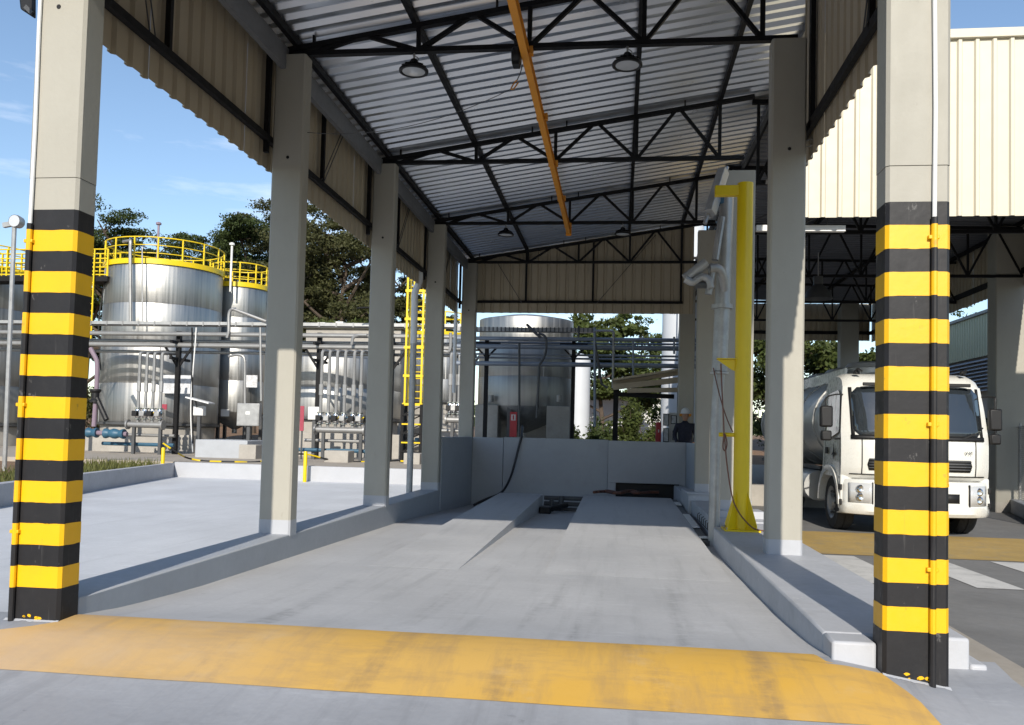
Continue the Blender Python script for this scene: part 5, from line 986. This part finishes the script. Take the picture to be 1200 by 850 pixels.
# ------------------------------------------------------------------ trees
def leaf_cloud(b, c, rad, n, size, rnd, up=0.5):
    for _ in range(n):
        while True:
            d = Vector((rnd.uniform(-1,1), rnd.uniform(-1,1), rnd.uniform(-1,1)))
            if 0.02 < d.length < 1: break
        d = d*(0.55+0.45*rnd.random()); p = Vector(c)+Vector((d.x*rad[0], d.y*rad[1], d.z*rad[2]))
        nrm_ = (Vector((rnd.gauss(0,1), rnd.gauss(0,1), rnd.gauss(0,1)+up))).normalized(); a = nrm_.orthogonal().normalized(); a = Matrix.Rotation(rnd.uniform(0, 6.28), 3, nrm_) @ a; e = nrm_.cross(a)
        s1 = size*rnd.uniform(.6, 1.4); s2 = s1*rnd.uniform(.35, .6)
        b.add([p-a*s1, p+e*s2-a*s1*.1, p+a*s1, p-e*s2-a*s1*.1], [(0,1,2,3)])
def tree(label, base, H, spread, seed, leafm, nlimb=10, nclump=46, per=130, size=0.16, crown0=0.45, flat=0.6, clump=0.16, group='trees beyond the tanks', name='tree', trunk=0.02, fork=0.3):
    rnd = random.Random(seed); t = thing(name, label, 'tree', base, group); base = Vector(base)
    tb = MB(); top = base+Vector((rnd.uniform(-.05,.05)*H, 0, H*0.8)); n = 7
    tp = [lin(base, top, i/n)+Vector((rnd.uniform(-1,1), rnd.uniform(-1,1), 0))*0.012*H*(i > 0) for i in range(n+1)]
    tb.tube(tp, [H*trunk*(1-0.8*i/n) for i in range(n+1)], 8); ends = []
    for k in range(nlimb):
        f = fork+(0.95-fork)*k/nlimb; st = lin(base, top, f); az = k*2.4+rnd.uniform(-.5,.5); ln = spread*(0.55+0.5*rnd.random())*(1.1-0.6*f)
        el = rnd.uniform(.25, .8)+0.3*f; en = st+Vector((cos(az)*ln, sin(az)*ln*0.8, ln*el*0.9)); mid = lin(st, en, .5)+Vector((0, 0, -0.08*ln))+Vector((rnd.uniform(-1,1), rnd.uniform(-1,1), 0))*.06*ln
        lp = smooth_path([st, mid, en], 4); tb.tube(lp, [H*trunk*0.45*(1-0.8*i/(len(lp)-1))+0.01 for i in range(len(lp))], 6); ends.append(en)
        for q in range(4):
            s2 = lin(mid, en, rnd.random()); e2 = s2+Vector((rnd.uniform(-1,1), rnd.uniform(-1,1), rnd.uniform(.0,.9)))*ln*0.4; tb.tube([s2, lin(s2, e2, .5)+Vector((0,0,.03*ln)), e2], [H*trunk*.16+.008, H*trunk*.10+.006, .006], 5); ends.append(e2)
    tb.build('trunk', 'bark', t)
    lb = MB(); zc = base.z+H*crown0; zt = base.z+H
    for k in range(nclump):
        e = rnd.choice(ends); c = e+Vector((rnd.gauss(0,1)*spread*.12, rnd.gauss(0,1)*spread*.12, rnd.gauss(0,1)*H*.04+0.02*H)); c.z = min(max(c.z, zc), zt-0.03*H)
        r = spread*clump*rnd.uniform(.6, 1.35); leaf_cloud(lb, c, (r*1.25, r*1.25, r*flat), int(1.35*per*rnd.uniform(.6, 1.3)), size, rnd)
    lb.build('crown', leafm, t, smooth=False); return t
def tpos(px, Y, z=0.5): p = onY(px, 500, Y); return (p.x, Y, z)
def th(px, py, Y, z=0.5): return onY(px, py, Y).z-z
tree('dark spreading tree with a flat crown behind the largest tank', tpos(150, 52), th(150, 232, 52), 6.5, 3, 'leafd', nclump=150, per=300, crown0=0.66, flat=0.4, size=0.10, clump=0.16, nlimb=16)
tree('dark spreading tree behind the pillar stripes and the walkway', tpos(95, 56), th(95, 255, 56), 5.0, 5, 'leafd', nclump=80, per=130, crown0=0.6, flat=0.45, size=0.17)
tree('broad dark green tree rising behind the slimmer tank', tpos(296, 50), th(296, 252, 50), 5.4, 8, 'leafd', nclump=170, per=300, crown0=0.55, flat=0.5, size=0.095, clump=0.16, nlimb=16)
tree('tall tree with sparse brownish leaves between the first two wall columns', tpos(398, 46), th(398, 226, 46), 6.2, 11, 'leafb', nclump=300, per=190, crown0=0.40, flat=0.45, size=0.10, nlimb=18, clump=0.14)
tree('dark green tree filling the gap behind the slimmer tank railing', tpos(262, 58), th(262, 268, 58), 5.4, 9, 'leafd', nclump=120, per=220, crown0=0.45, flat=0.55, size=0.11, clump=0.17, nlimb=14)
tree('broad olive tree behind the beige column with the sunlit strip', tpos(342, 54), th(342, 250, 54), 6.0, 12, 'leafb', nclump=150, per=220, crown0=0.42, flat=0.5, size=0.11, clump=0.16, nlimb=16)
tree('dark low tree between the two left tanks', tpos(118, 60), th(118, 262, 60), 4.6, 19, 'leafd', nclump=90, per=200, crown0=0.35, flat=0.55, size=0.11, clump=0.18)
tree('rounded bright green tree low between the first two wall columns', tpos(402, 43), th(402, 346, 43), 1.7, 14, 'leafg', nclump=40, per=150, crown0=0.4, size=0.12, clump=0.3)
tree('small bright green tree beside the second wall column', tpos(428, 44), th(428, 362, 44), 1.5, 15, 'leafg', nclump=26, per=140, crown0=0.4, size=0.12, clump=0.3)
tree('brownish tree behind the yellow caged ladder', tpos(470, 48), th(470, 290, 48), 3.6, 17, 'leafb', nclump=90, per=140, crown0=0.4, size=0.14)
tree('olive green tree right of the tank over the end wall', tpos(706, 40), th(706, 355, 40), 2.6, 21, 'leafg', nclump=80, per=150, crown0=0.3, size=0.13, clump=0.24)
tree('loose olive green tree behind the lean-to shelter', tpos(745, 44), th(745, 378, 44), 2.6, 23, 'leafg', nclump=46, per=110, crown0=0.3, size=0.13, clump=0.22)
tree('sparse thin-leaved tree in front of the sky beside the white silo', tpos(778, 48), th(778, 350, 48), 2.6, 25, 'leafg', nclump=40, per=50, crown0=0.4, size=0.11)
tree('green tree behind the barrel of the tanker truck', tpos(965, 42, 0), th(965, 380, 42, 0), 3.0, 27, 'leafg', nclump=70, per=120, crown0=0.25, size=0.15, clump=0.24)
tree('green tree between the tanker truck and the yellow post', tpos(905, 44, 0), th(905, 380, 44, 0), 3.2, 29, 'leafg', nclump=70, per=120, crown0=0.2, size=0.15, clump=0.24)
tree('bare-branched tree above the louvred building', tpos(1140, 60, 0), th(1140, 330, 60, 0), 4.0, 31, 'leafd', nclump=26, per=40, crown0=0.5, size=0.12, nlimb=12)
def shrub(label, px, Y, ytop, spread, seed, m, z=0.5, n=26):
    rnd = random.Random(seed); b0_ = tpos(px, Y, z); H = th(px, ytop, Y, z); t = thing('shrub', label, 'shrub', b0_, 'shrubs past the end wall'); tb = MB(); lb = MB(); B = Vector(b0_)
    for k in range(7):
        en = B+Vector((rnd.uniform(-1,1)*spread, rnd.uniform(-1,1)*spread*.6, H*rnd.uniform(.5,1))); tb.tube([B+Vector((rnd.uniform(-.2,.2), 0, -.05)), lin(B, en, .5)+Vector((0,0,.1)), en], [.035, .025, .008], 5)
        for q in range(n//7): c = lin(B, en, rnd.uniform(.35, 1)); leaf_cloud(lb, c, (spread*.35, spread*.35, H*.16), 60, 0.075, rnd)
    tb.build('stem', 'bark', t); lb.build('foliage', m, t, smooth=False)
shrub('leafy shrub below the lean-to shelter', 738, 28.5, 462, 1.3, 41, 'leafg', n=56); shrub('dark leafy shrub beside the rack post over the end wall', 690, 27, 476, 1.0, 42, 'leafd', n=42)
shrub('pale leafy shrub beside the red fire cabinet', 757, 30, 470, 1.1, 43, 'leafg', n=42); shrub('dark shrub behind the tanker truck wheels', 925, 33, 450, 1.6, 44, 'leafd', 0, 56)
shrub('shrub below the louvred building behind the truck mirror', 1150, 30, 470, 1.6, 45, 'leafd', 0, 56); shrub('dry brown shrub behind the lilac feed pipe', 112, 36, 440, 1.3, 46, 'leafb', 0.5, 56)
# distant wood closing the horizon
rnd = random.Random(77); b = MB()
for i in range(420):
    x = rnd.uniform(-120, 110); y = rnd.uniform(70, 95); h = rnd.uniform(1.5, 4.5)+2.0*mnoise.noise(Vector((x*.06, 3, 1)))
    leaf_cloud(b, (x, y, 0.8+h*.6), (rnd.uniform(1.8, 3.4), 1.5, h*.7), 70, 0.42, rnd)
o = b.build('distant_wood', 'leafd', smooth=False); o['label'] = 'distant belt of dark trees closing the view behind the plant'; o['category'] = 'wood'; o['kind'] = 'stuff'
rnd = random.Random(78); b = MB()  # unseen belt added behind the camera to darken tank reflections and fill light
for i in range(260):
    x = rnd.uniform(-90, 90); y = rnd.uniform(-62, -45); h = rnd.uniform(4.5, 8.5)+2.0*mnoise.noise(Vector((x*.06, 9, 1)))
    leaf_cloud(b, (x, y, 0.3+h*.5), (rnd.uniform(2.2, 3.8), 1.8, h*.62), 70, 0.5, rnd)
o = b.build('distant_wood', 'leafd', smooth=False); o['label'] = 'added unseen belt of trees behind the viewer that darkens reflections and low sky fill'; o['category'] = 'wood'; o['kind'] = 'stuff'
